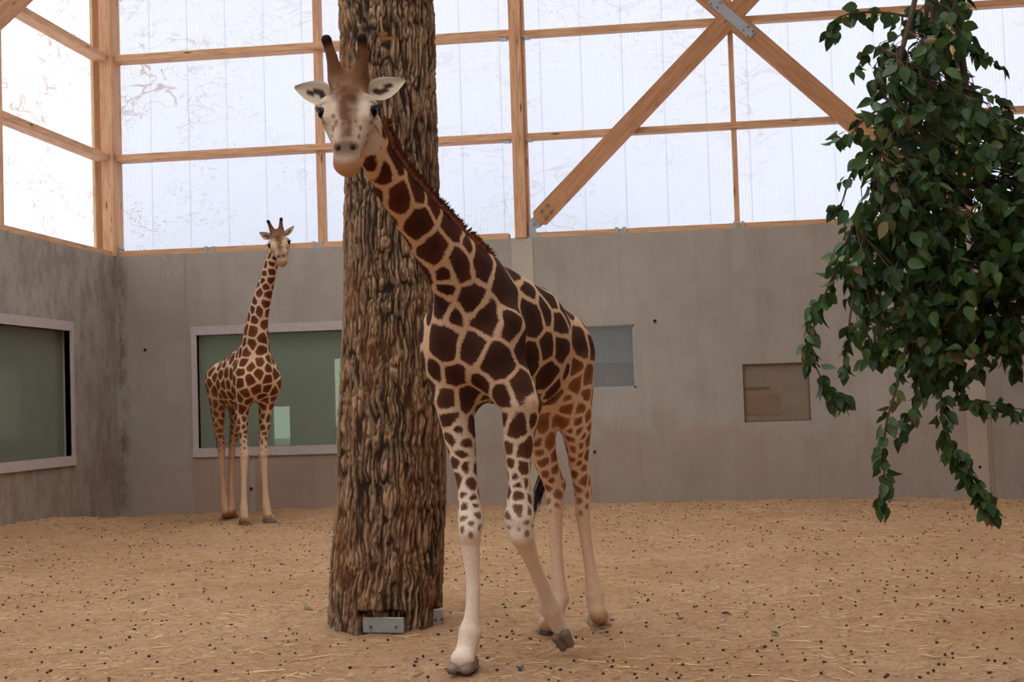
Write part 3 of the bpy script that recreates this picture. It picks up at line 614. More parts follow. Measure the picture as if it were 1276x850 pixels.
# ------------------------------------------------------------------ giraffes: one smooth skin grown from a distance field
class Field:
    def __init__(s, lo, hi, h):
        s.lo = np.array(lo, float); s.h = h; s.n = np.ceil((np.array(hi)-s.lo)/h).astype(int)+1; s.v = np.full(s.n, .25, np.float32)
    def blk(s, mn, mx):
        a = np.clip(np.floor((mn-s.lo)/s.h).astype(int), 0, s.n); b = np.clip(np.ceil((mx-s.lo)/s.h).astype(int)+1, 0, s.n)
        if np.any(b-a <= 0): return None
        ax = [s.lo[i]+s.h*np.arange(a[i], b[i], dtype=np.float32) for i in range(3)]
        return (slice(a[0], b[0]), slice(a[1], b[1]), slice(a[2], b[2])), ax
    def seg(s, p, q, rp, rq, side=(1, 0, 0), k=.04, sub=False):
        p = np.asarray(p, float); q = np.asarray(q, float)
        wp, hp_ = rp if hasattr(rp, '__len__') else (rp, rp); wq, hq = rq if hasattr(rq, '__len__') else (rq, rq)
        R = max(wp, hp_, wq, hq)+k+.02; r = s.blk(np.minimum(p, q)-R, np.maximum(p, q)+R)
        if r is None: return
        sl, (X, Y, Z) = r; d = q-p; L = np.linalg.norm(d)
        if L < 1e-6: d = np.array([0, 0, 1e-6]); L = 1e-6; t_ = np.array([0, 0, 1.])
        else: t_ = d/L
        S = np.asarray(side, float); S = S-t_*(S@t_)
        if np.linalg.norm(S) < 1e-3: S = np.cross(t_, [0.3, .5, .8])
        S /= np.linalg.norm(S); U = np.cross(t_, S)
        x = (X-p[0])[:, None, None]; y = (Y-p[1])[None, :, None]; z = (Z-p[2])[None, None, :]
        w = x*t_[0]+y*t_[1]+z*t_[2]; t = np.clip(w/L, 0, 1) if L > 1e-5 else np.zeros_like(w)
        a = (x*S[0]+y*S[1]+z*S[2]); b = (x*U[0]+y*U[1]+z*U[2]); c = w-t*L
        rw = wp+(wq-wp)*t; rh = hp_+(hq-hp_)*t; m = np.minimum(rw, rh)
        dd = (np.sqrt((a/rw)**2+(b/rh)**2+(c/m)**2)-1)*m
        cur = s.v[sl]
        if sub: h_ = np.maximum(k-np.abs(cur+dd), 0)/k; s.v[sl] = np.maximum(cur, -dd)+h_*h_*k*.25
        else: h_ = np.maximum(k-np.abs(cur-dd), 0)/k; s.v[sl] = np.minimum(cur, dd)-h_*h_*k*.25
    def chain(s, pts, rad, side=(1, 0, 0), k=.04):
        pts = [np.asarray(p, float) for p in pts]; R = max(max(r) if hasattr(r, '__len__') else r for r in rad)+k+.03
        r = s.blk(np.min(pts, 0)-R, np.max(pts, 0)+R)
        if r is None: return
        sl = r[0]; keep = s.v; s.v = np.full(s.n, 9., np.float32) if False else keep
        cur = keep[sl].copy(); keep[sl] = .3
        for i in range(len(pts)-1): s.seg(pts[i], pts[i+1], rad[i], rad[i+1], side, .012)
        dd = keep[sl]; h_ = np.maximum(k-np.abs(cur-dd), 0)/k; keep[sl] = np.minimum(cur, dd)-h_*h_*k*.25
    def ball(s, c, r, side=(1, 0, 0), axis=None, k=.04, sub=False):
        """ellipsoid: r=(along axis, side, other)"""
        if not hasattr(r, '__len__'): return s.seg(c, np.asarray(c)+1e-7, r, r, side, k, sub)
        ax = np.asarray(axis, float); ax /= np.linalg.norm(ax); m = min(r[1], r[2]); e = max(r[0]-m, 1e-4)
        s.seg(np.asarray(c)-ax*e, np.asarray(c)+ax*e, (r[1], r[2]), (r[1], r[2]), side, k, sub)
    def smooth(s, it=1):
        v = s.v
        for _ in range(it):
            for ax in range(3):
                a = np.roll(v, 1, ax); b = np.roll(v, -1, ax); v = v*.5+(a+b)*.25
        s.v = v
    def surface(s):
        v = s.v; neg = v < 0
        c = [(i, j, k) for i in (0, 1) for j in (0, 1) for k in (0, 1)]; n = v.shape
        sub = lambda A, o: A[o[0]:n[0]-1+o[0], o[1]:n[1]-1+o[1], o[2]:n[2]-1+o[2]]
        cnt = np.zeros((n[0]-1, n[1]-1, n[2]-1), np.int8)
        for o in c: cnt += sub(neg, o)
        I, J, K = np.nonzero((cnt > 0) & (cnt < 8)); idx = np.full(cnt.shape, -1, np.int32); idx[I, J, K] = np.arange(len(I))
        vals = {o: v[I+o[0], J+o[1], K+o[2]] for o in c}; acc = np.zeros((len(I), 3)); num = np.zeros(len(I))
        for o in c:
            for ax in range(3):
                if o[ax]: continue
                o2 = list(o); o2[ax] = 1; o2 = tuple(o2); a, b = vals[o], vals[o2]; cr = (a < 0) != (b < 0)
                t = np.where(cr, a/np.where(cr, a-b, 1), 0); p = np.zeros((len(I), 3))+np.array(o, float); p[:, ax] = t
                acc += p*cr[:, None]; num += cr
        V = s.lo+s.h*(np.stack([I, J, K], -1)+acc/num[:, None]); Q = []
        for ax in range(3):
            b_, c_ = (ax+1) % 3, (ax+2) % 3; sl0 = [slice(None)]*3; sl1 = [slice(None)]*3; sl0[ax] = slice(0, n[ax]-1); sl1[ax] = slice(1, n[ax])
            e = neg[tuple(sl0)] != neg[tuple(sl1)]; g = np.array(np.nonzero(e)).T
            g = g[(g[:, b_] > 0) & (g[:, c_] > 0) & (g[:, b_] < n[b_]-1) & (g[:, c_] < n[c_]-1)]
            def cell(db, dc): q = g.copy(); q[:, b_] -= db; q[:, c_] -= dc; return idx[q[:, 0], q[:, 1], q[:, 2]]
            quad = np.stack([cell(1, 1), cell(0, 1), cell(0, 0), cell(1, 0)], -1); inside = neg[g[:, 0], g[:, 1], g[:, 2]]
            quad = np.where(inside[:, None], quad, quad[:, ::-1]); Q.append(quad)
        return V, np.concatenate(Q)

def mat_coat():
    t = NT('giraffe_coat'); p = t.attr('patch', 'Fac'); n = t.noise(t.coord('Object'), 75, 3, .6); n2 = t.noise(t.coord('Object'), 14, 4, .6)
    e = t.math('ADD', p, t.math('MULTIPLY', t.math('SUBTRACT', n, .5), .022)); e = t.math('ADD', e, t.math('MULTIPLY', t.math('SUBTRACT', n2, .5), .018))
    f = t.ramp(t.math('MULTIPLY_ADD', e, 60), [(.2, 0), (.8, 1)])
    ma = t.n('ShaderNodeMath', operation='MULTIPLY_ADD'); t.put(ma.inputs[0], e); ma.inputs[1].default_value = 70; ma.inputs[2].default_value = .5
    f = t.ramp(ma.outputs[0], [(.15, 0), (.85, 1)])
    col = t.mix(t.attr('bcol'), t.attr('pcol'), f); fur = t.noise(t.coord('Object', (1, 1, .3)), 160, 3, .7)
    col = t.mix(t.mix(col, (0, 0, 0), .22), col, t.ramp(fur, [(.3, 0), (.6, 1)]))
    return t.done(t.bsdf(col, .85, normal=t.bump(fur, .12, .004), spec=.08))
M_COAT = mat_coat()
M_EYE = mat_simple('eye_gloss', srgb(10, 7, 6), .12, 0, .08, amt=0, bump=0)
M_LASH = mat_simple('lash_hair', srgb(30, 22, 18), .8)
M_HOOF = mat_simple('hoof_horn', srgb(126, 106, 90), .55, 0, .4, 30, .2)
M_HOOFP = mat_simple('sandy_hoof_horn', srgb(178, 150, 124), .7, 0, .3, 30, .2)
M_HOOFD = mat_simple('dark_hoof_horn', srgb(112, 94, 80), .5, 0, .4, 30, .2)
M_MANE = mat_simple('mane_hair', srgb(128, 74, 48), .8, nscale=60, amt=.3)
M_TUFT = mat_simple('tail_hair', srgb(24, 22, 24), .6, nscale=60, amt=.3)
def mat_ear():
    t = NT('ear_fur'); return t.done(t.bsdf(t.attr('ecol'), .8, spec=.2))
M_EAR = mat_ear()
def vattr(me, name, arr): setattr_c(me, name, arr)
nrm = lambda v: np.asarray(v, float)/np.linalg.norm(v)

FEET = []
def giraffe(G):
    """G: joints in world space, sizes, pixel seeds of the coat patches"""
    h = G['h']; sc = G['scale']; C0 = np.array(G['loc'], float)
    pts = np.array([p for L in G['legs'] for p in L['pts']]+[p for p, *_ in G['neck']]+[p for p, *_ in G['torso']]+[G['head'][0], G['head'][1]])
    lo = pts.min(0)-.48*sc; hi = pts.max(0)+.42*sc; lo[2] = -.03
    F = Field(lo, hi, h); SD = G['left']                      # SD: unit vector to the animal's left
    fw = G['fwd']; up = np.array([0, 0, 1.])
    # torso
    T = G['torso']; F.chain([p for p, *_ in T], [(w*sc, hh*sc) for _, w, hh in T], SD, .10*sc)
    for (p, r, k) in G.get('bulge', []): F.ball(p, r*sc, k=k*sc)
    # neck
    N = G['neck']; F.chain([p for p, *_ in N], [(w*sc, hh*sc) for _, w, hh in N], SD, .09*sc)
    # legs
    for L in G['legs']:
        P = [np.asarray(p, float) for p in L['pts']]; R = [(a*sc, b*sc) for a, b in L['rad']]
        F.chain(P, R, SD, .07*sc)
        for (p, r, k) in L.get('knob', []): F.ball(p, r*sc, k=k*sc)
    # head
    O, Mz, S0 = (np.asarray(x, float) for x in G['head']); A = nrm(Mz-O); S = nrm(S0-A*(S0@A)); U = np.cross(A, S); hs = G['hs']
    Hp = lambda a, s, u: O+(A*a+S*s+U*u)*hs
    def hseg(a, b, ra, rb, k=.03): F.seg(Hp(*a), Hp(*b), tuple(x*hs for x in ra), tuple(x*hs for x in rb), S, k*hs)
    hseg((-.02, 0, -.06), (.13, 0, -.03), (.085, .095), (.108, .092))
    hseg((.13, 0, -.03), (.24, 0, -.03), (.108, .092), (.098, .085))
    hseg((.24, 0, -.035), (.40, 0, -.035), (.098, .085), (.070, .066))
    hseg((.40, 0, -.035), (.535, 0, -.035), (.068, .066), (.062, .052))
    hseg((.03, 0, .02), (.15, 0, .055), (.045, .045), (.050, .045), .06)          # frontal lump
    hseg((.2, 0, .045), (.48, 0, .016), (.032, .035), (.030, .028), .05)          # nasal ridge
    for s in (-1, 1):
        hseg((.19, s*.105, .020), (.285, s*.100, .008), (.042, .044), (.032, .036), .05)  # brow / orbit
        hseg((.24, s*.075, -.05), (.34, s*.06, -.055), (.045, .05), (.035, .045), .05) # cheek
        hseg((.06, s*.05, -.13), (.30, s*.05, -.12), (.035, .06), (.028, .045), .05)   # jaw
        hseg((.495, s*.036, .012), (.53, s*.036, -.002), (.028, .026), (.026, .024), .02) # nostril wing
    hseg((.30, 0, -.115), (.52, 0, -.10), (.05, .035), (.048, .034), .04)
    F.ball(Hp(.548, 0, -.062), (.04*hs, .064*hs, .048*hs), S, A, .03*hs)               # lips
    F.ball(Hp(.525, 0, -.100), .042*hs, k=.04*hs)                                     # chin
    for s in (-1, 1):                                                                 # ossicones
        b0, b1, b2 = G['horn'](s); F.chain([Hp(*b0), Hp(*b1), Hp(*b2)], [(.046*hs, .046*hs), (.0275*hs, .0275*hs), (.0245*hs, .0245*hs)], S, .06*hs); F.ball(Hp(*b2), .0255*hs, k=.012*hs)
        F.ball(Hp(.518, s*.037, .026), .0135*hs, k=.008*hs, sub=True)                 # nostril
        F.ball(Hp(.252, s*.136, .020), .021*hs, k=.012*hs, sub=True)                  # eye socket
    F.seg(Hp(.60, -.07, -.075), Hp(.60, .07, -.075), .006*hs, .006*hs, S, .01*hs, True)
    # tail
    tl = [np.asarray(p, float) for p in G['tail']]; F.chain(tl, [.035*sc, .02*sc, .014*sc, .012*sc][:len(tl)], SD, .03*sc)
    F.smooth(1)
    V, Q = F.surface(); nv = len(V)
    me = mesh_np('body', V, Q)
    # ---------------- colouring
    rel = V-O; ha, hsd, hu = (rel@A)/hs, (rel@S)/hs, (rel@U)/hs
    nt, nb = np.asarray(N[-1][0]), np.asarray(N[0][0])
    head = (ha > -.12) & (np.abs(hsd) < .33) & (hu > -.22) & (ha < .75) & (hu < .42)
    headw = np.clip((ha-.02-np.clip(-.06-hu, 0, 1)*1.5)/.04, 0, 1)*head
    headw = np.maximum(headw, (head & (hu > .03) & (ha < .1))*1.0)
    bvh = BVHTree.FromPolygons([tuple(p) for p in V], [tuple(int(i) for i in q) for q in Q])
    seeds, sa, sb_ = [], [], []
    eye = Vector(EYE)
    for (x, y, a, b) in G['seeds']:
        d = Vector(ray(x, y)).normalized(); hit = bvh.ray_cast(eye, d)
        if hit[0] is None: continue
        dep = (np.array(hit[0])-EYE)@CF; q = dep/FPX; nz = abs(hit[1].dot(d)); g = 1/max(nz, .35)**.5
        seeds.append(np.array(hit[0])); sa.append(a*q*g); sb_.append(b*q*g)
    zleg = G['zleg']
    def want(P):                                               # natural patch radius over the body
        r = np.full(len(P), .085*sc); z = P[:, 2]
        t = np.clip((z-zleg*.52)/(zleg*.55), 0, 1); r = np.where(z < zleg*1.05, (.022+.055*t)*sc, r)
        dn = np.linalg.norm(P-nt, axis=1); r = np.where((z > G['zneck']), np.clip(.045+.035*dn, .04, .085)*sc, r); return r
    cand = rng.permutation(nv)[:9000]; cand = cand[(headw[cand] < .1) & (V[cand, 2] > zleg*.50)]; wr = want(V[cand])*G.get('pscale', 1.0)
    sd_arr = np.array(seeds).reshape(-1, 3); rad_arr = np.sqrt(np.array(sa)*np.array(sb_)) if len(sa) else np.zeros(0)
    for c_, w_ in zip(cand, wr):
        P = V[c_]
        if len(sd_arr):
            dd = np.linalg.norm(sd_arr-P, axis=1)
            if np.any(dd < (w_+rad_arr)*.98): continue
        sd_arr = np.vstack([sd_arr, P]); rad_arr = np.append(rad_arr, w_); sa.append(w_); sb_.append(w_*1.25)
    sa = np.array(sa); sb_ = np.array(sb_)
    f1 = np.full(nv, 9.); f2 = np.full(nv, 9.); i1 = np.zeros(nv, int)
    wob = (np.stack([fbm(V*9+q*7, 3, 60+q) for q in range(3)], -1)-.44)*.05*sc
    for i in range(len(sd_arr)):
        d = np.linalg.norm(V+wob-sd_arr[i], axis=1)-rad_arr[i]*.8
        n1_ = d < f1; f2 = np.where(n1_, f1, np.minimum(f2, d)); i1 = np.where(n1_, i, i1); f1 = np.where(n1_, d, f1)
    gapw = np.interp(V[:, 2], [zleg*.55, zleg, zleg*1.25], [.009, .013, .0135])*sc*G.get('gap', 1)
    patch = np.minimum((f2-f1)*.5-gapw, sb_[i1]*1.18-(f1+rad_arr[i1]*.8))
    z = V[:, 2]; lw = np.clip((z-zleg*G.get('plow', .43))/(zleg*.20), 0, 1); patch = np.where(lw > 0, patch-(1-lw)*.013*sc, -.05)
    patch = np.where(headw > .5, -.05, patch)
    tl0 = tl[0]; 
    # colours
    tl_ = lambda *c: np.array(srgb(*c))
    legt = np.clip((z-zleg*.6)/(zleg*.55), 0, 1)[:, None]; neckt = np.clip((z-G['zneck'])/(.5*sc), 0, 1)[:, None]
    bc = G['cream_leg']*(1-legt)+G['cream']*legt; bc = bc*(1-neckt)+G['cream_neck']*neckt
    pc = G['pat_leg']*(1-legt)+G['pat']*legt; pc = pc*(1-neckt)+G['pat_neck']*neckt
    back = (V-C0)@(-fw); hind = (np.clip((back-G['hind'])/.15, 0, 1)*np.clip((zleg*1.22-z)/(.2*sc), 0, 1))[:, None]
    pc = pc*(1-hind)+G['pat_hind']*hind; bc = bc*(1-hind)+G['cream_hind']*hind
    lwf = ((1-lw)*.45)[:, None]; pc = pc*(1-lwf)+bc*lwf
    tone = np.array([rng.uniform(.82, 1.18) for _ in range(len(sd_arr))])[i1][:, None]
    cen = np.clip((f1+rad_arr[i1]*.8)/np.maximum(rad_arr[i1], .01), 0, 1.2)[:, None]
    pc = pc*tone*(.62+.46*cen); mott = (.9+.2*fbm(V*6, 3, 5))[:, None]; bc = bc*mott
    belly = np.clip((zleg*1.02-z)/.12, 0, 1)*0
    # knees rubbed tan
    # head painting in head space
    hb = np.tile(np.array(G['face']), (nv, 1)); nz_ = fbm(V*22, 3, 90); n3 = fbm(V*9, 3, 95)
    def lay(col, w): 
        nonlocal hb; w = np.clip(w, 0, 1)[:, None]; hb = hb*(1-w)+np.array(col)*w
    lay(tl_(128, 92, 66), (np.clip((.27-ha-np.abs(hsd)*.6)/.08, 0, 1))*np.clip((hu+.03)/.04, 0, 1)*(.5+n3))           # forehead
    lay(tl_(116, 82, 58), np.clip(1.5-np.abs(hsd)/(.024+.05*n3*np.clip(1.3-ha*2, .25, 1)), 0, 1)*np.clip((hu+.01)/.03, 0, 1)*np.clip((.50-ha)/.05, 0, 1)*(.6+.8*nz_))
    lay(tl_(92, 60, 42), (nz_ > .47)*np.clip(1.3-np.abs(hsd)/.05, 0, 1)*np.clip((.46-ha)/.05, 0, 1)*np.clip((hu+.0)/.03, 0, 1)*.5) # nose blaze
    lay(tl_(120, 82, 56), np.clip((hu-.065)/.04, 0, 1)*np.clip((.17-ha)/.05, 0, 1)*.9)                 # horns and crown
    lay(tl_(86, 56, 38), np.clip((nz_-.50)*14, 0, 1)*np.clip((.24-ha)/.1, 0, 1)*np.clip((hu+.02)/.05, 0, 1)*.55)
    tip = [np.clip(1-(np.linalg.norm(V-Hp(*G['horn'](s)[2]), axis=1)/hs-.022)/.028, 0, 1) for s in (-1, 1)]
    lay(tl_(44, 32, 26), np.maximum(*tip)*1.2)
    lay(tl_(196, 150, 112), np.clip((ha-.49)/.04, 0, 1)*np.clip((.0-hu)/.025, 0, 1))                  # tan chin and lips
    lay(tl_(112, 82, 66), np.clip((ha-.445)/.05, 0, 1)*np.clip((hu-.0)/.02, 0, 1)*.85)               # dark nose tip
    for s in (-1, 1):
        lay(tl_(30, 22, 18), np.clip(1.6-np.linalg.norm(V-Hp(.52, s*.037, .024), axis=1)/hs/.014, 0, 1))
        e = V-Hp(.252, s*.128, .020); de = np.sqrt(((e@A)/1.5)**2+(e@S)**2+((e@U))**2)/hs
        lay(tl_(38, 28, 22), np.clip((.031-de)/.008, 0, 1))
        lay(tl_(60, 42, 32), np.clip(1-np.abs((e@A)/hs+.038)/.010, 0, 1)*np.clip(1-np.abs((e@S)/hs)/.045, 0, 1)*.9)   # brow
    # cheek and muzzle spots
    spot_c = np.nonzero((headw > .5) & (ha > .10) & (ha < .47) & (np.abs(hsd) > .042) & (hu < .05) & (hu > -.13))[0]
    for q in range(64):
        p = V[spot_c[rng.integers(0, len(spot_c))]]; rr_ = rng.uniform(.008, .017)*hs; dv = V-p; st = np.sqrt(((dv@A)/1.7)**2+(dv@S)**2+(dv@U)**2)
        lay(tl_(122, 82, 56), np.clip((rr_-st*(.75+.55*nz_))/(.005*hs), 0, 1)*.8)
    w = headw[:, None]; bc = bc*(1-w)+hb*w
    # hooves grow out of the pale leg; tail hair darker
    td_ = np.min([np.linalg.norm(V-p, axis=1) for p in tl[1:]], axis=0); bc = np.where((td_ < .16*sc)[:, None] & (np.linalg.norm(V-tl0, axis=1) > .15*sc)[:, None], np.array(srgb(110, 72, 48))[None], bc)
    patch = np.where(td_ < .13*sc, -.05, patch)
    setattr_f(me, 'patch', patch); vattr(me, 'bcol', np.clip(bc, 0, 1)); vattr(me, 'pcol', np.clip(pc, 0, 1))
    root = empty('giraffe', tuple(C0), G['label'], 'giraffe')
    link('body', me, M_COAT, root, smooth=True)
    # ---------------- eyes, lashes, ears
    for s in (-1, 1):
        c = Hp(.252, s*.121, .019); bm = bmesh.new(); bmesh.ops.create_uvsphere(bm, u_segments=20, v_segments=12, radius=.029*hs)
        for v in bm.verts: v.co += Vector(c)
        m_ = bpy.data.meshes.new('eye'); bm.to_mesh(m_); bm.free(); eo = link('eye', m_, M_EYE, root, smooth=True)
        # upper lid with lashes
        L = MB(); ar = []
        for t in np.linspace(-1.15, 1.15, 12):
            out = nrm(S*s*math.cos(t*.9)+U*.55*math.cos(t*.9)+np.cross(S*s, A)*0); 
            p = Hp(.252-.027*math.cos(t), s*.134-s*.014*abs(t), .020+.027*math.sin(t)); ar.append(p)
        L.tube(ar, [.0055*hs]*12, 6)
        for p in ar[2:]:
            e = p+(S*s*.036-A*.012+U*.006)*hs; e2 = p+(S*s*.022-A*.002)*hs; L.tube([p, e2, e], [.0022*hs, .0017*hs, .0005*hs], 4)
        L.build('eyelashes', M_LASH, root)
        b, tip_, wd, nrm_out = G['ear'](s); B = Hp(*b); Tt = Hp(*tip_); ln = np.linalg.norm(Tt-B); ax = (Tt-B)/ln; wv = np.asarray(nrm_out, float); wv = nrm(wv-ax*(wv@ax)); sdv = np.cross(ax, wv)
        nu, nvv = 14, 9; EV = []; EC = []
        for side in (0, 1):
            for i in range(nu):
                u = i/(nu-1); half = wd*hs*(math.sin(math.pi*min(1, (u*.93+.07))**.72)**.85)*(1-.10*u)+.004
                if u > .98: half = .004
                for j in range(nvv):
                    vv = -1+2*j/(nvv-1); cup = (vv*vv)*.36*wd*hs*(1-.5*u)
                    p = B+ax*ln*u+sdv*half*vv+wv*(cup-(.007 if side else 0)*(1-abs(vv)**4))
                    EV.append(p); c_in = np.array(G['ear_in']); dk = np.array(srgb(62, 42, 32))
                    z_ = abs(vv+.15*math.sin(u*14)) < .30 and .12 < u < .66
                    EC.append(np.array(G['ear_out']) if side else (dk if z_ else c_in))
        EF = []
        for sd2 in (0, 1):
            o_ = sd2*nu*nvv
            for i in range(nu-1):
                for j in range(nvv-1):
                    q = (o_+i*nvv+j, o_+i*nvv+j+1, o_+(i+1)*nvv+j+1, o_+(i+1)*nvv+j); EF.append(q if sd2 == 0 else q[::-1])
        n_ = nu*nvv
        for i in range(nu-1):
            for j in (0, nvv-1): EF.append((i*nvv+j, (i+1)*nvv+j, n_+(i+1)*nvv+j, n_+i*nvv+j))
        em = mesh('ear', EV, EF); vattr(em, 'ecol', np.array(EC)); link('ear', em, M_EAR, root, smooth=True)
    # ---------------- hooves
    for L in G['legs']:
        b = np.asarray(L['hoof'][0], float); dr = nrm(L['hoof'][1]); upv = nrm(L['hoof'][2]); sdv = np.cross(upv, dr); q = sc*L['hoof'][3]
        hf = Field(b-.22*sc, b+.22*sc, .0055 if h < .01 else .011)
        for s in (-1, 1):
            hf.seg(b+sdv*s*.040*q-dr*.035*q+upv*.052*q, b+sdv*s*.038*q+dr*.070*q+upv*.024*q, (.040*q, .050*q), (.030*q, .022*q), sdv, .012)
            hf.seg(b+sdv*s*.040*q-dr*.05*q+upv*.022*q, b+sdv*s*.038*q+dr*.065*q+upv*.017*q, (.040*q, .020*q), (.030*q, .016*q), sdv, .012)
        hv, hq = hf.surface(); FEET.append(b[:2]); link('hoof', mesh_np('hoof', hv, hq), M_HOOFD if L.get('dark') else M_HOOFP if L.get('pale') else M_HOOF, root, smooth=True)
    # ---------------- mane: short stiff hairs along the crest
    mn = MB(); crest = [(np.asarray(p, float), hh) for (p, w, hh) in N]
    P0 = [p for p, _ in crest]; H0 = [hh*sc for _, hh in crest]; W0 = [w*sc for (_, w, _h2) in N]; m_t = np.linspace(G['mane'][0], G['mane'][1], G['mane'][2])
    for t in m_t:
        for _ in range(3):
            x = np.clip(t+rng.normal(0, .004), 0, .999)*(len(P0)-1); i = int(x); f = x-i; p = P0[i]*(1-f)+P0[i+1]*f; hh = H0[i]*(1-f)+H0[i+1]*f; tn = nrm(P0[i+1]-P0[i])
            cu = np.cross(tn, nrm(SD-tn*(SD@tn))); cu = cu if cu[2] > 0 or cu@fw < 0 else -cu
            if cu@(up*.6-fw*.8) < 0: cu = -cu
            aa = G.get('twist', 0)*(.35+.65*t); sp2 = nrm(SD-tn*(SD@tn)); wd_ = W0[i]*(1-f)+W0[i+1]*f; hh = 1/math.sqrt((math.sin(aa)/wd_)**2+(math.cos(aa)/hh)**2); cu = cu*math.cos(aa)+sp2*math.sin(aa)
            ln = G['manel']*sc*rng.uniform(.75, 1.15)*(min(1, (t-G['mane'][0])/.06+.35)); base = p+cu*(hh-.012)+SD*rng.normal(0, .006); tipd = nrm(cu+tn*rng.normal(-.25, .18)+SD*rng.normal(0, .12))
            a = tn*.011*sc; b_ = SD*.009*sc; e = base+tipd*(ln+.012); mn.add([base-a-b_, base+a-b_, base+a+b_, base-a+b_, base+tipd*ln*.6+a*.7, base+tipd*ln*.6-a*.7, e], [(0, 1, 4, 5), (2, 3, 5, 4), (1, 2, 4), (3, 0, 5), (4, 6, 5), (5, 6, 4)])
    mo = mn.build('mane', M_MANE, root); 
    # ---------------- tail tuft
    tf = MB(); tt = [np.asarray(p, float) for p in G['tuft']]
    for _ in range(90):
        off = rng.normal(0, .016*sc, 3); e = rng.uniform(.6, 1.0); path = []
        for k in range(6):
            x = k/5*e*(len(tt)-1); i = min(int(x), len(tt)-2); f = x-i; path.append(tt[i]*(1-f)+tt[i+1]*f+off*(.25+math.sin(k/5*2.6))*.9+rng.normal(0, .002, 3))
        tf.tube(path, [.007*sc, .007*sc, .0065*sc, .005*sc, .0035*sc, .001*sc], 4)
    tf.build('tail_tuft', M_TUFT, root)
    return root

def gp(px, py, zoff=0.0):
    z = 0.0
    for _ in range(4): p = onground(px, py, z); z = float(ground_h(p[0], p[1]))-.010
    return p
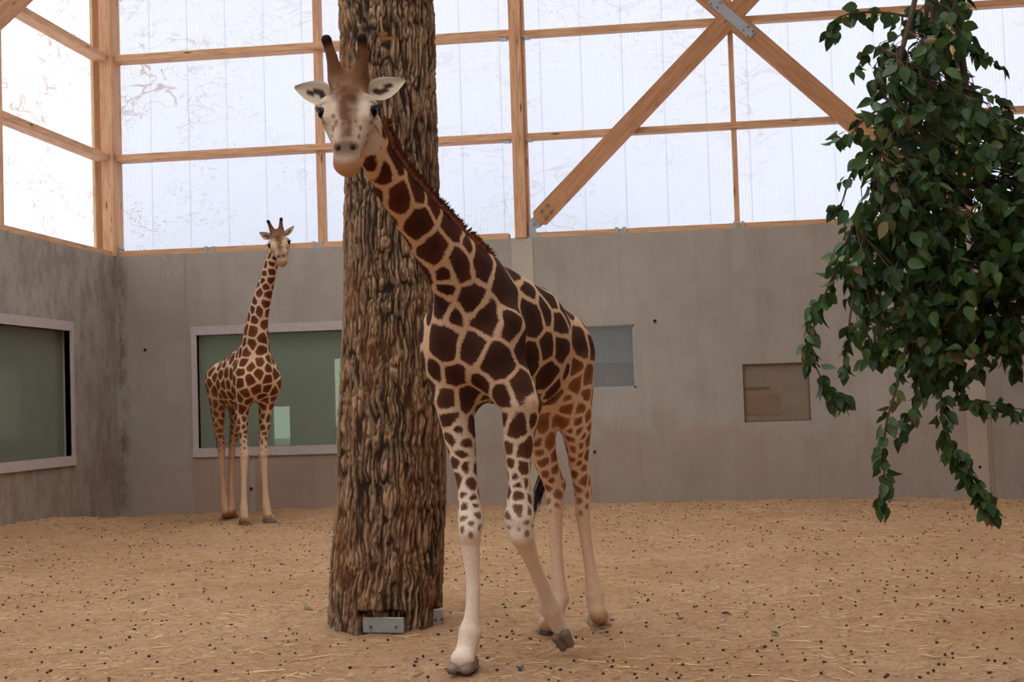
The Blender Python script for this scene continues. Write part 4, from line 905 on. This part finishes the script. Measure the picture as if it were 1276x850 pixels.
# ---- giraffe striding forward in front of the trunk
fc = at(590, 470, 8.15); hcn = at(712, 470, 9.28); fwd = fc-hcn; fwd[2] = 0; fwd = nrm(fwd); lft = np.array([-fwd[1], fwd[0], 0])
base = np.array([fc[0], fc[1], 0.])
Bd = lambda s, y, z: base+fwd*s+lft*y+np.array([0, 0, z])
hf1 = gp(577, 838); hf2 = at(702, 800, 8.42); hh1 = gp(747, 781); hh2 = gp(683, 791)
GA = dict(h=.0085, scale=1.0, loc=tuple(base), left=lft, fwd=fwd, zleg=1.5, zneck=2.15, hind=.75,
    label='large giraffe striding past the trunk with its neck stretched toward the viewer',
    torso=[(Bd(.17, 0, 1.86), .15, .27), (Bd(.02, 0, 1.88), .205, .39), (Bd(-.30, 0, 1.90), .26, .41), (Bd(-.66, 0, 1.84), .285, .385), (Bd(-.95, 0, 1.78), .235, .32), (Bd(-1.11, 0, 1.74), .17, .25)],
    bulge=[(Bd(.08, -.12, 1.80), .115, .12), (Bd(.11, .155, 1.80), .115, .12), (Bd(.0, .17, 1.90), .16, .12), (Bd(.0, -.17, 1.90), .16, .12), (Bd(-.02, 0, 2.22), .13, .14),
           (Bd(-1.03, .085, 1.84), .155, .14), (Bd(-1.03, -.09, 1.84), .155, .14)],
    neck=[(Bd(-.05, 0, 2.02), .19, .30), (at(588, 362, 8.06), .165, .245), (at(547, 306, 7.83), .115, .180), (at(517, 266, 7.66), .095, .145), (at(490, 230, 7.49), .082, .122), (at(468, 192, 7.34), .078, .108), (at(456, 158, 7.27), .078, .10)],
    legs=[dict(pts=[Bd(.03, -.145, 1.72), at(566, 500, 8.12), at(573, 545, 8.08), at(583, 605, 8.0), at(587, 650, 7.93), at(586, 672, 7.92), at(590, 730, 7.90), at(589, 765, 7.88), at(586, 788, 7.87), at(581, 812, 7.83), hf1+np.array([0, 0, .07])],
               rad=[(.125, .19), (.10, .15), (.082, .105), (.054, .064), (.070, .076), (.052, .058), (.036, .040), (.040, .046), (.062, .066), (.056, .058), (.070, .062)],
               knob=[(at(586, 663, 7.88), .044, .05)], hoof=(hf1, nrm(-CF*np.array([1, 1, 0])-CR*.30), (0, 0, 1), 1.0)),
          dict(pts=[Bd(.03, .17, 1.72), at(650, 505, 7.98), at(646, 550, 7.96), at(647, 605, 7.92), at(647, 645, 7.90), at(651, 668, 7.93), at(666, 706, 8.10), at(680, 740, 8.25), at(686, 757, 8.33), at(695, 777, 8.38), at(702, 788, 8.40)],
               rad=[(.15, .20), (.100, .15), (.078, .10), (.056, .064), (.084, .086), (.064, .064), (.038, .044), (.039, .045), (.066, .068), (.050, .050), (.052, .05)],
               knob=[(at(648, 668, 7.87), .052, .06)], hoof=(at(703, 794, 8.39), nrm(-np.array([0, 0, 1.])*.80+CR*.35+CF*.1-CF*.35), nrm(-CF*.8-np.array([0, 0, 1.])*.25+CR*-.25), .76)),
          dict(pts=[Bd(-1.05, .10, 1.76), at(712, 492, 9.10), at(719, 535, 9.16), at(721, 575, 9.24), at(727, 615, 9.32), at(726, 640, 9.30), at(731, 680, 9.27), at(737, 718, 9.24), at(741, 742, 9.22), at(744, 762, 9.19), hh1+np.array([0, 0, .07])],
               rad=[(.145, .23), (.125, .20), (.085, .13), (.058, .085), (.050, .078), (.044, .060), (.034, .040), (.040, .044), (.058, .060), (.056, .056), (.066, .060)],
               knob=[(at(729, 612, 9.40), .035, .04)], hoof=(hh1, nrm(-CF*np.array([1, 1, 0])+CR*.12), (0, 0, 1), .95), pale=True),
          dict(pts=[Bd(-1.05, -.12, 1.76), at(668, 500, 9.05), at(672, 540, 9.08), at(680, 575, 9.12), at(692, 608, 9.20), at(691, 635, 9.16), at(693, 680, 9.10), at(696, 722, 9.04), at(698, 746, 9.02), at(691, 770, 8.97), hh2+np.array([0, 0, .07])],
               rad=[(.16, .25), (.11, .19), (.09, .13), (.068, .09), (.058, .078), (.050, .060), (.038, .042), (.042, .046), (.056, .058), (.052, .054), (.062, .058)],
               knob=[(at(698, 602, 9.28), .035, .04)], hoof=(hh2, nrm(-CF*np.array([1, 1, 0])-CR*.7), (0, 0, 1), .9), dark=True)],
    head=(at(436, 104, 7.26), at(430.5, 204, 6.87), CR-CF*.02), hs=1.0,
    horn=lambda s: ((.02, s*.062, .055), (-.035+.0*s, s*.078, .15), (-.075, s*(.082 if s > 0 else .098), .225)),
    ear=lambda s: ((.075, s*.10, -.02), (.005 if s < 0 else -.02, s*.285, -.01), .062, -CF*1.0+CU*.05-CR*s*.35),
    ear_in=srgb(192, 174, 150), ear_out=srgb(176, 150, 122), face=srgb(206, 184, 158),
    tail=[Bd(-1.29, 0, 1.84), at(690, 470, 9.68), at(688, 510, 9.68), at(687, 550, 9.66)], tuft=[at(687, 548, 9.66), at(686, 566, 9.66), at(680, 590, 9.66), at(670, 615, 9.62), at(666, 642, 9.58)],
    twist=.75, mane=(.16, .99, 260), manel=.052,
    cream=np.array(srgb(206, 168, 132)), cream_leg=np.array(srgb(234, 214, 190)), cream_neck=np.array(srgb(208, 162, 120)), cream_hind=np.array(srgb(226, 194, 160)),
    pat=np.array(srgb(66, 40, 30)), pat_leg=np.array(srgb(112, 72, 50)), pat_neck=np.array(srgb(84, 40, 24)), pat_hind=np.array(srgb(150, 100, 68)),
    seeds=[(474, 164, 7, 15), (469, 176, 7, 10), (465, 207, 9, 11), (482, 212, 10, 20), (493, 195, 10, 22), (509, 207, 5, 7), (501, 246, 15, 17), (519, 233, 11, 16), (526, 280, 16, 19), (541, 253, 8, 19), (562, 278, 12, 18), (562, 261, 4, 10), (581, 280, 8, 12),
      (543, 310, 15, 24), (573, 328, 14, 21), (556, 341, 10, 12), (555, 363, 6, 10), (588, 375, 11, 22), (602, 326, 11, 24), (585, 308, 6, 12), (630, 355, 16, 23), (605, 396, 16, 24), (639, 405, 12, 21), (568, 394, 6, 13), (550, 383, 8, 15), (551, 428, 17, 25), (588, 434, 12, 23),
      (622, 452, 17, 22), (652, 432, 8, 18), (613, 309, 6, 17), (639, 340, 5, 15), (659, 362, 6, 12), (664, 394, 12, 26), (680, 388, 7, 16), (698, 402, 8, 14), (681, 432, 8, 18), (700, 436, 7, 15), (723, 432, 8, 19), (703, 388, 4, 11), (718, 455, 9, 10),
      (569, 470, 11, 14), (598, 478, 8, 10), (653, 484, 14, 23), (626, 494, 12, 15), (556, 498, 10, 12), (543, 464, 5, 14), (558, 523, 8, 12), (567, 534, 6, 8), (561, 545, 7, 10), (582, 553, 6, 7), (577, 564, 6, 9), (581, 583, 6, 8), (592, 585, 3, 6), (644, 532, 12, 15), (629, 523, 4, 7),
      (634, 557, 4, 8), (657, 559, 10, 13), (665, 527, 4, 11), (635, 579, 4, 7), (653, 583, 8, 9), (641, 596, 5, 6), (681, 470, 10, 17), (662, 495, 4, 13), (706, 463, 5, 6), (734, 468, 5, 14), (717, 481, 9, 11), (709, 494, 5, 6), (730, 496, 5, 9), (725, 508, 7, 8), (708, 510, 7, 8),
      (733, 521, 3, 8), (722, 526, 5, 6), (734, 534, 3, 6), (722, 538, 4, 6), (712, 538, 4, 4), (727, 545, 3, 5), (710, 548, 4, 5), (724, 556, 4, 4), (712, 559, 4, 4), (724, 567, 3, 5), (711, 572, 3, 4), (722, 577, 3, 4), (717, 592, 4, 5), (728, 584, 3, 4), (587, 604, 5, 7), (588, 621, 4, 6), (577, 614, 3, 5),
      (590, 630, 3, 5), (645, 604, 5, 7), (645, 618, 6, 7), (656, 602, 4, 6), (646, 636, 6, 9), (671, 553, 4, 6), (672, 565, 4, 5), (676, 576, 4, 6), (667, 583, 4, 5), (680, 592, 4, 5), (693, 586, 4, 5), (687, 600, 4, 5)])
giraffe(GA)

# ---- young giraffe standing by the viewing window
fcb = at(319, 470, 18.45); hcb = at(277, 470, 19.45); fwb = fcb-hcb; fwb[2] = 0; fwb = nrm(fwb); lfb = np.array([-fwb[1], fwb[0], 0]); baseb = np.array([fcb[0], fcb[1], 0.])
Bb = lambda s, y, z: baseb+fwb*s+lfb*y+np.array([0, 0, z])
gb = [gp(306, 655), gp(336, 652), gp(283, 648), gp(290, 646)]
RF = [(.13, .19), (.085, .13), (.070, .09), (.050, .058), (.062, .068), (.048, .054), (.036, .040), (.040, .044), (.052, .056), (.050, .052), (.062, .058)]
RH = [(.15, .23), (.11, .18), (.08, .12), (.056, .08), (.050, .074), (.042, .056), (.034, .040), (.040, .044), (.052, .056), (.050, .052), (.060, .056)]
GB = dict(h=.0135, scale=1.0, loc=tuple(baseb), left=lfb, fwd=fwb, zleg=1.62, zneck=2.25, hind=.7, pscale=.74, gap=.95, plow=.52,
    label='smaller giraffe standing upright in front of the back viewing window', 
    torso=[(Bb(.17, 0, 1.93), .15, .24), (Bb(.02, 0, 1.96), .215, .36), (Bb(-.30, 0, 1.97), .25, .38), (Bb(-.65, 0, 1.90), .265, .36), (Bb(-.95, 0, 1.86), .245, .31), (Bb(-1.15, 0, 1.86), .18, .25)],
    bulge=[(Bb(.11, -.17, 1.86), .12, .12), (Bb(.11, .17, 1.86), .12, .12), (Bb(.0, .15, 1.98), .15, .12), (Bb(.0, -.15, 1.98), .15, .12), (Bb(-.03, 0, 2.26), .12, .14), (Bb(-1.0, .12, 1.94), .17, .14), (Bb(-1.0, -.12, 1.94), .17, .14)],
    neck=[(Bb(-.05, 0, 2.08), .17, .28), (at(319, 415, 18.42), .145, .235), (at(322, 392, 18.36), .115, .19), (at(328, 368, 18.29), .100, .155), (at(334, 345, 18.22), .088, .13), (at(340, 322, 18.16), .078, .11), (at(345, 303, 18.12), .075, .10)],
    legs=[dict(pts=[Bb(.02, -.17, 1.80), at(301, 508, 18.48), at(302, 528, 18.45), at(304, 550, 18.42), at(305, 568, 18.38), at(304.5, 576, 18.37), at(304, 600, 18.35), at(304, 624, 18.33), at(304, 634, 18.32), at(305, 644, 18.3), gb[0]+np.array([0, 0, .07])], rad=RF, hoof=(gb[0], nrm(fwb*.9+CR*.2), (0, 0, 1), .95)),
          dict(pts=[Bb(.02, .17, 1.80), at(331, 506, 18.60), at(330, 528, 18.57), at(328, 550, 18.54), at(328, 566, 18.52), at(328.5, 574, 18.52), at(330, 598, 18.52), at(331, 620, 18.52), at(332, 630, 18.51), at(334, 641, 18.5), gb[1]+np.array([0, 0, .07])], rad=RF, hoof=(gb[1], nrm(fwb*.9+CR*.3), (0, 0, 1), .95)),
          dict(pts=[Bb(-1.02, -.13, 1.85), at(270, 495, 19.2), at(272, 520, 19.24), at(273, 540, 19.28), at(276, 555, 19.34), at(276, 564, 19.32), at(277, 588, 19.3), at(279, 616, 19.26), at(280, 626, 19.24), at(281, 637, 19.2), gb[2]+np.array([0, 0, .07])], rad=RH, hoof=(gb[2], nrm(fwb), (0, 0, 1), .9)),
          dict(pts=[Bb(-1.02, .13, 1.85), at(292, 495, 19.4), at(294, 518, 19.42), at(292, 538, 19.46), at(290, 554, 19.52), at(289, 564, 19.5), at(288, 588, 19.45), at(288, 614, 19.4), at(288, 624, 19.38), at(289, 635, 19.34), gb[3]+np.array([0, 0, .07])], rad=RH, hoof=(gb[3], nrm(fwb), (0, 0, 1), .9))],
    head=(at(346, 292.5, 18.05), at(351, 323, 17.66), CR-CF*.05+CU*.04), hs=.95,
    horn=lambda s: ((.02, s*.055, .055), (-.03, s*.070, .135), (-.065, s*.088, .20)),
    ear=lambda s: ((.06, s*.10, .0), (-.08, s*.235, .03), .052, -CF*1.0-CR*s*.5),
    ear_in=srgb(150, 120, 98), ear_out=srgb(140, 104, 78), face=srgb(196, 164, 132),
    tail=[Bb(-1.24, 0, 1.95), Bb(-1.36, 0, 1.75), Bb(-1.37, 0, 1.45), Bb(-1.36, 0, 1.25)], tuft=[Bb(-1.36, 0, 1.28), Bb(-1.36, 0, 1.15), Bb(-1.35, 0, 1.0), Bb(-1.35, 0, .86)],
    mane=(.14, .97, 150), manel=.075,
    cream=np.array(srgb(228, 194, 158)), cream_leg=np.array(srgb(220, 188, 156)), cream_neck=np.array(srgb(228, 198, 166)), cream_hind=np.array(srgb(206, 166, 130)),
    pat=np.array(srgb(112, 66, 42)), pat_leg=np.array(srgb(124, 80, 54)), pat_neck=np.array(srgb(110, 62, 40)), pat_hind=np.array(srgb(130, 86, 58)), seeds=[])
giraffe(GB)
# ------------------------------------------------------------------ hanging leafy branch
def mat_leaf():
    t = NT('leaf_green'); oi = t.n('ShaderNodeObjectInfo'); at_ = t.attr('tint', 'Fac'); f = t.math('FRACT', t.math('ADD', oi.outputs['Random'], at_))
    col = t.ramp(f, [(0, srgb(40, 62, 28)), (.45, srgb(56, 86, 38)), (.85, srgb(78, 108, 50)), (.97, srgb(100, 108, 56)), (.99, srgb(128, 104, 70))])
    n = t.noise(t.coord('Object'), 30, 3); col = t.mix(t.mix(col, (0, 0, 0), .25), col, n)
    b = t.bsdf(col, .5, spec=.35); tl = t.n('ShaderNodeBsdfTranslucent'); t.put(tl.inputs[0], col)
    ms = t.n('ShaderNodeMixShader'); ms.inputs[0].default_value = .18; t.put(ms.inputs[1], b); t.put(ms.inputs[2], tl.outputs[0]); return t.done(ms.outputs[0])
M_LEAF = mat_leaf(); M_TWIG = mat_simple('twig_bark', srgb(86, 66, 50), .85)
def leaf_shape(fold, droop, wid, skew):
    us = [0, .14, .38, .66, .88, 1.0]; hw = [0.0, .23, .33, .24, .09, 0.0]; V = []; F = []
    for u, w in zip(us, hw):
        z = -droop*u*u; V += [(u, w*wid+skew*u*u*.1, z+fold*w), (u, skew*u*u*.1, z), (u, -w*wid+skew*u*u*.1, z+fold*w*.9)]
    for i in range(5):
        a = i*3; F += [(a, a+1, a+4, a+3), (a+1, a+2, a+5, a+4)]
    F = [f for f in F]; return np.array(V), F
LEAFS = [leaf_shape(.25, .16, 1.0, .2), leaf_shape(.5, .32, .95, -.5), leaf_shape(.12, .05, 1.1, .4), leaf_shape(.7, .42, .9, .1), leaf_shape(.35, -.15, 1.0, -.2)]
D0 = 5.5
stems = [[(1168, -190, 0), (1166, -60, 0), (1163, 60, .02), (1160, 180, .02), (1166, 290, 0), (1172, 380, -.05), (1160, 440, -.08)],
         [(1172, -190, .03), (1186, -40, .05), (1200, 80, .06), (1216, 190, .05), (1240, 300, .02), (1264, 400, -.02)],
         [(1168, -150, -.02), (1140, 0, -.08), (1112, 110, -.1), (1092, 220, -.1), (1072, 320, -.08)],
         [(1166, -120, .1), (1150, 60, .22), (1130, 200, .26), (1120, 330, .2), (1112, 420, .12)]]
strands = [([(1130, 20, -.08), (1090, 15, -.06), (1050, 20, -.05), (1036, 45, -.05)], 12, 15), ([(1120, 70, -.1), (1085, 60, 0), (1066, 90, 0)], 12, 8), ([(1105, 130, -.1), (1075, 150, -.05), (1058, 170, -.05), (1040, 172, 0)], 12, 12),
   ([(1095, 180, -.1), (1062, 215, -.05), (1050, 250, 0), (1040, 262, 0)], 14, 12), ([(1080, 250, -.1), (1055, 300, -.1), (1040, 340, -.12), (1022, 380, -.14), (1008, 412, -.15), (1014, 450, -.15), (1030, 480, -.15), (1050, 498, -.15)], 13, 74),
   ([(1070, 330, -.1), (1060, 390, -.15), (1056, 430, -.15), (1052, 462, -.15)], 9, 16), ([(1132, 420, -.1), (1118, 480, -.15), (1104, 530, -.15), (1102, 570, -.15), (1102, 605, -.15), (1098, 632, -.15)], 14, 34),
   ([(1150, 440, -.1), (1140, 500, -.1), (1122, 545, -.12)], 12, 18), ([(1168, 430, -.1), (1172, 490, -.1), (1178, 540, -.1), (1198, 575, -.1), (1212, 600, -.1), (1228, 622, -.1), (1239, 642, -.1)], 16, 72),
   ([(1190, 400, -.05), (1196, 460, 0), (1204, 500, 0), (1240, 506, 0), (1290, 512, 0)], 15, 44), ([(1230, 330, 0), (1252, 390, 0), (1262, 430, 0), (1268, 460, 0)], 14, 26), ([(1240, 320, .05), (1275, 360, .05), (1310, 420, .05)], 22, 40),
   ([(1196, 40, .05), (1215, 62, .05), (1232, 72, .05), (1248, 84, .05)], 9, 10), ([(1200, 110, .05), (1225, 118, .05), (1245, 124, .05), (1256, 136, .05)], 8, 9), ([(1210, 150, .05), (1250, 172, .05), (1290, 190, .05)], 18, 36), ([(1220, 220, .05), (1270, 250, .05), (1310, 290, .05)], 22, 44)]
br = empty('hanging_branch', tuple(at(1168, -190, D0)), 'leafy green branch hung upside down on a rope as browse', 'branch')
stem_pts = []
def px3(p, j=0): return at(p[0], p[1], D0+p[2]*1.6)
def smoothpath(P, n=6):
    P = [np.asarray(p) for p in P]; out = []
    for i in range(len(P)-1):
        p0 = P[max(i-1, 0)]; p1 = P[i]; p2 = P[i+1]; p3 = P[min(i+2, len(P)-1)]
        for k in range(n):
            t = k/n; out.append(.5*((2*p1)+(-p0+p2)*t+(2*p0-5*p1+4*p2-p3)*t*t+(-p0+3*p1-3*p2+p3)*t**3))
    out.append(P[-1]); return out
allpts = []
for i, S_ in enumerate(stems):
    P = smoothpath([px3(p) for p in S_]); r0 = .020 if i < 2 else .013
    MB().tube(P, list(np.linspace(r0, .004, len(P))), 8).build('stem', M_TWIG, br, True); allpts += P[8:]
leaves = []                                          # (base, axis, normal, size)
def add_leaf(p, ax, size=None):
    ax = nrm(ax); n = rng.normal(0, 1, 3)+np.array([0, -.55, .25]); n = nrm(n-ax*(n@ax)); leaves.append((np.asarray(p), ax, n, size or rng.uniform(.046, .074)))
tw = MB()
for (S_, sp_, cnt) in strands:
    P = smoothpath([px3(p) for p in S_]); MB().tube(P, list(np.linspace(.006, .0018, len(P))), 6).build('twig', M_TWIG, br, True)
    for _ in range(int(cnt*2.1)):
        x = rng.uniform(.04, 1)*(len(P)-1.001); i = int(x); p = P[i]+(P[i+1]-P[i])*(x-i); t = nrm(P[i+1]-P[i]); off = rng.normal(0, 1, 3); off = off/np.linalg.norm(off)*sp_/FPX*D0*rng.uniform(.05, .7)
        add_leaf(p+off, t*.35+off/(np.linalg.norm(off)+1e-6)*.55+np.array([0, 0, -.75])+rng.normal(0, .25, 3), rng.uniform(.034, .066))
    add_leaf(P[-1], nrm(P[-1]-P[-2])+np.array([0, 0, -.3]), .06)
poly = [(1146, -10), (1212, -10), (1205, 60), (1200, 100), (1240, 140), (1285, 160), (1340, 200), (1340, 400), (1276, 440), (1225, 450), (1196, 485), (1150, 490), (1128, 455), (1100, 445), (1085, 458), (1062, 420), (1060, 380), (1052, 330), (1072, 290), (1070, 230), (1092, 170), (1084, 110), (1100, 60), (1120, 20)]
def inpoly(x, y):
    c = False; n = len(poly)
    for i in range(n):
        (x0, y0), (x1, y1) = poly[i], poly[(i+1) % n]
        if (y0 > y) != (y1 > y) and x < (x1-x0)*(y-y0)/(y1-y0)+x0: c = not c
    return c
AP = np.array(allpts); k = 0
while k < 700:
    x, y = rng.uniform(1040, 1345), rng.uniform(-10, 495)
    if not inpoly(x, y): continue
    if y < 130 and rng.random() < .30: continue
    k += 1; wd = .30*math.sin(math.pi*min(1, max(.12, (y+60)/620))); p = at(x, y, D0+rng.uniform(-1, 1)*(.10+wd)); 
    j = np.argmin(np.linalg.norm(AP-p-np.array([0, 0, .14]), axis=1)); s = AP[j]; mid = (s+p)/2+rng.normal(0, .02, 3)+np.array([0, 0, .03])
    tw.tube([s, mid, p], [.003, .0022, .0012], 4, False)
    for q in range(rng.integers(5, 8)):
        b = p+(mid-p)*rng.uniform(0, .5)+rng.normal(0, .018, 3); add_leaf(b, np.array([0, 0, -.75])+rng.normal(0, .48, 3))
o = tw.build('twigs', M_TWIG, br); o['kind'] = 'stuff'
def leaf_matrix(L):
    p, ax, n, s = L; y = np.cross(n, ax); return Matrix(((ax[0]*s, y[0]*s, n[0]*s, p[0]), (ax[1]*s, y[1]*s, n[1]*s, p[1]), (ax[2]*s, y[2]*s, n[2]*s, p[2]), (0, 0, 0, 1)))
vis = sorted(leaves, key=lambda L: ((L[0]-EYE)@CF)-(.5 if (L[0]@CR) < 2.0 else 0)*0)
inframe = lambda L: 0 < 638+FPX*((L[0]-EYE)@CR)/((L[0]-EYE)@CF) < 1270 and 425-FPX*((L[0]-EYE)@CU)/((L[0]-EYE)@CF) > 0
near = [L for L in vis if inframe(L)][:300]; ids = {id(L) for L in near}; rest = [L for L in leaves if id(L) not in ids]
lm = []
for (V, F_) in LEAFS:
    m_ = mesh('leaf', V, F_); m_.materials.append(M_LEAF); m_.polygons.foreach_set('use_smooth', np.ones(len(m_.polygons), bool)); setattr_f(m_, 'tint', np.zeros(len(V))); lm.append(m_)
inv = Matrix.Translation(br.location).inverted()
for i, L in enumerate(near):
    o = bpy.data.objects.new('leaf', lm[i % 5]); COL.objects.link(o); o.parent = br; o.matrix_parent_inverse = inv; o.matrix_basis = leaf_matrix(L)
VV, FF, TT = [], [], []; nb = 0
for i, (p, ax, n, s) in enumerate(rest):
    V, F_ = LEAFS[i % 5]; y = np.cross(n, ax); VV.append(p+s*(V[:, :1]*ax+V[:, 1:2]*y+V[:, 2:]*n)); FF.append(np.array(F_)+nb); nb += len(V); TT.append(np.full(len(V), rng.random()))
m_ = mesh_np('foliage', np.concatenate(VV), np.concatenate(FF)); setattr_f(m_, 'tint', np.concatenate(TT)); o = link('foliage', m_, M_LEAF, br, smooth=True); o['kind'] = 'stuff'
rt = at(1168, -188, D0); tag(MB().tube([rt+np.array([0, 0, -.05]), np.array([rt[0], rt[1], ZTOP])], .012, 8).build('rope', mat_simple('rope_fibre', srgb(150, 130, 96), .9)), 'rope from the ceiling holding up the hanging branch', 'rope')

# ------------------------------------------------------------------ litter on the sand
def scatter(n, dmin=7.3, dmax=20.0, power=1.0):
    out = np.zeros((0, 2))
    while len(out) < n:
        d = np.sqrt(rng.uniform(dmin**2, dmax**2, n)) if power == 1 else rng.uniform(dmin, dmax, n); px = rng.uniform(-20, 1296, n)
        P = EYE+CF*d[:, None]+CR*((px-638)/FPX*d)[:, None]; ok = (P[:, 0] > XL+.2) & (P[:, 1] < DY-.2) & (np.hypot(P[:, 0]-tc0[0], P[:, 1]-tc0[1]) > .56)
        for ft_ in FEET: ok &= np.hypot(P[:, 0]-ft_[0], P[:, 1]-ft_[1]) > .17
        cl_ = vnoise(np.stack([P[:, 0]*1.1, P[:, 1]*1.1, np.zeros(n)], -1), 71); ok &= rng.random(n) < .25+1.1*cl_
        out = np.vstack([out, P[ok, :2]])
    return out[:n]
def straw_mesh(L, r, bend):
    V = []; F = []
    for i, t in enumerate((-.5, 0, .5)):
        for k in range(3):
            a = 2*math.pi*k/3; V.append((t*L, math.cos(a)*r+bend*(t*t)*L, math.sin(a)*r))
    for i in range(2):
        for k in range(3): F.append((i*3+k, i*3+(k+1) % 3, (i+1)*3+(k+1) % 3, (i+1)*3+k))
    return np.array(V), np.array(F)
def place_stuff(name, variants, P, smin, smax, mat, label, cat, zo):
    VV, FF = [], []; nb = 0; Z = ground_h(P[:, 0], P[:, 1])
    for i in range(len(P)):
        V, F_ = variants[i % len(variants)]; s = rng.uniform(smin, smax); a = rng.uniform(0, 6.283); ti = rng.normal(0, .12); c, s_ = math.cos(a), math.sin(a)
        W = V*s; x = W[:, 0]*c-W[:, 1]*s_; y = W[:, 0]*s_+W[:, 1]*c; VV.append(np.stack([x+P[i, 0], y+P[i, 1], W[:, 2]+W[:, 0]*ti+Z[i]+zo], -1)); FF.append(F_+nb); nb += len(V)
    o = link(name, mesh_np(name, np.concatenate(VV), np.concatenate(FF)), mat); tag(o, label, cat, kind='stuff'); return o
STR = [straw_mesh(.10, .0030, .3), straw_mesh(.15, .0034, .15), straw_mesh(.07, .003, -.5), straw_mesh(.19, .0036, -.1)]
STS = [straw_mesh(.05, .0024, .3), straw_mesh(.035, .0022, -.3), straw_mesh(.06, .0022, .6)]
Ps = scatter(3200); ds = (np.c_[Ps, np.zeros(len(Ps))]-EYE)@CF; o_ = np.argsort(ds); Ps = Ps[o_]
sm = []
for V, F_ in STR: m_ = mesh_np('straw', V, F_); m_.materials.append(M_STRAW); sm.append(m_)
sn = dict(zip([m_.name for m_ in sm], ('pale slightly curved straw stalk', 'long pale straw stalk', 'short bent straw stalk', 'longest straight straw stalk')))
def where(p):
    for (x, y), r_, w in (((tc0[0], tc0[1]), .95, 'beside the foot of the trunk'), ((hf1[0], hf1[1]), .55, "beside the planted front hoof of the striding giraffe"), ((hh1[0], hh1[1]), .75, 'beside the hind hooves of the striding giraffe')):
        if math.hypot(p[0]-x, p[1]-y) < r_: return w
    return 'on open sand between trunk and side wall' if p[0] < tc0[0] else 'on the open sand before the striding giraffe' if p[1] < hh1[1] and p[0] < hh1[0] else 'on open sand below the hanging branch'
for i, p in enumerate(Ps[:300]):
    o = bpy.data.objects.new('straw', sm[rng.integers(0, 4)]); COL.objects.link(o); s = rng.uniform(.6, 1.25); o.scale = (s, s, s)
    o.location = (p[0], p[1], float(ground_h(p[0], p[1]))+.004); o.rotation_euler = (0, rng.normal(0, .08), rng.uniform(0, 6.28)); w = where(p); n_ = sn[o.data.name]; tag(o, n_+' lying '+w, 'straw', n_+' '+w)
place_stuff('scattered_straw', STR, Ps[300:], .55, 1.2, M_STRAW, 'pale straw stalks scattered across the sand further back', 'straw', .004)
place_stuff('fine_chaff', STS, scatter(15000), .6, 1.3, M_STRAW, 'fine straw chaff mixed into the sand', 'chaff', .003)
def pellet():
    bm = bmesh.new(); bmesh.ops.create_icosphere(bm, subdivisions=1, radius=1)
    V = np.array([v.co for v in bm.verts])*(1.25, 1, .9)*(1+rng.normal(0, .08, (len(bm.verts), 1))); F_ = np.array([[v.index for v in f.verts] for f in bm.faces]); bm.free(); return V, F_
PEL = [pellet() for _ in range(3)]
Pd = scatter(2300); ds = (np.c_[Pd, np.zeros(len(Pd))]-EYE)@CF; Pd = Pd[np.argsort(ds)]; pm = []
for V, F_ in PEL: m_ = mesh_np('dung_pellet', V*.0092, F_); m_.materials.append(M_DUNG); m_.polygons.foreach_set('use_smooth', np.ones(len(m_.polygons), bool)); pm.append(m_)
for p in Pd[:300]:
    o = bpy.data.objects.new('dung_pellet', pm[rng.integers(0, 3)]); COL.objects.link(o); s = rng.uniform(.65, 1.2); o.scale = (s, s, s)
    o.location = (p[0], p[1], float(ground_h(p[0], p[1]))+.006*s); o.rotation_euler = (rng.uniform(0, 6), 0, rng.uniform(0, 6.28)); w = where(p); tag(o, 'small dark giraffe dropping lying '+w, 'dropping', 'droppings '+w)
place_stuff('scattered_droppings', PEL, Pd[300:], .005, .012, M_DUNG, 'dark droppings scattered across the sand further back', 'droppings', .004)
for (x, y) in [(648, 835), (881, 708), (896, 706), (1073, 737), (1045, 758), (852, 772), (900, 770), (1163, 753), (222, 748), (384, 758), (956, 735), (960, 790)]:
    p = onground(x, y); o = bpy.data.objects.new('fallen_leaf', lm[rng.integers(0, 5)]); COL.objects.link(o); s = rng.uniform(.05, .08); o.scale = (s, s, s)
    o.location = (p[0], p[1], float(ground_h(p[0], p[1]))+.012); o.rotation_euler = (rng.normal(0, .25), rng.normal(0, .2), rng.uniform(0, 6.28)); w = where(p); tag(o, 'fallen green leaf lying '+w, 'leaf', 'fallen leaves '+w)
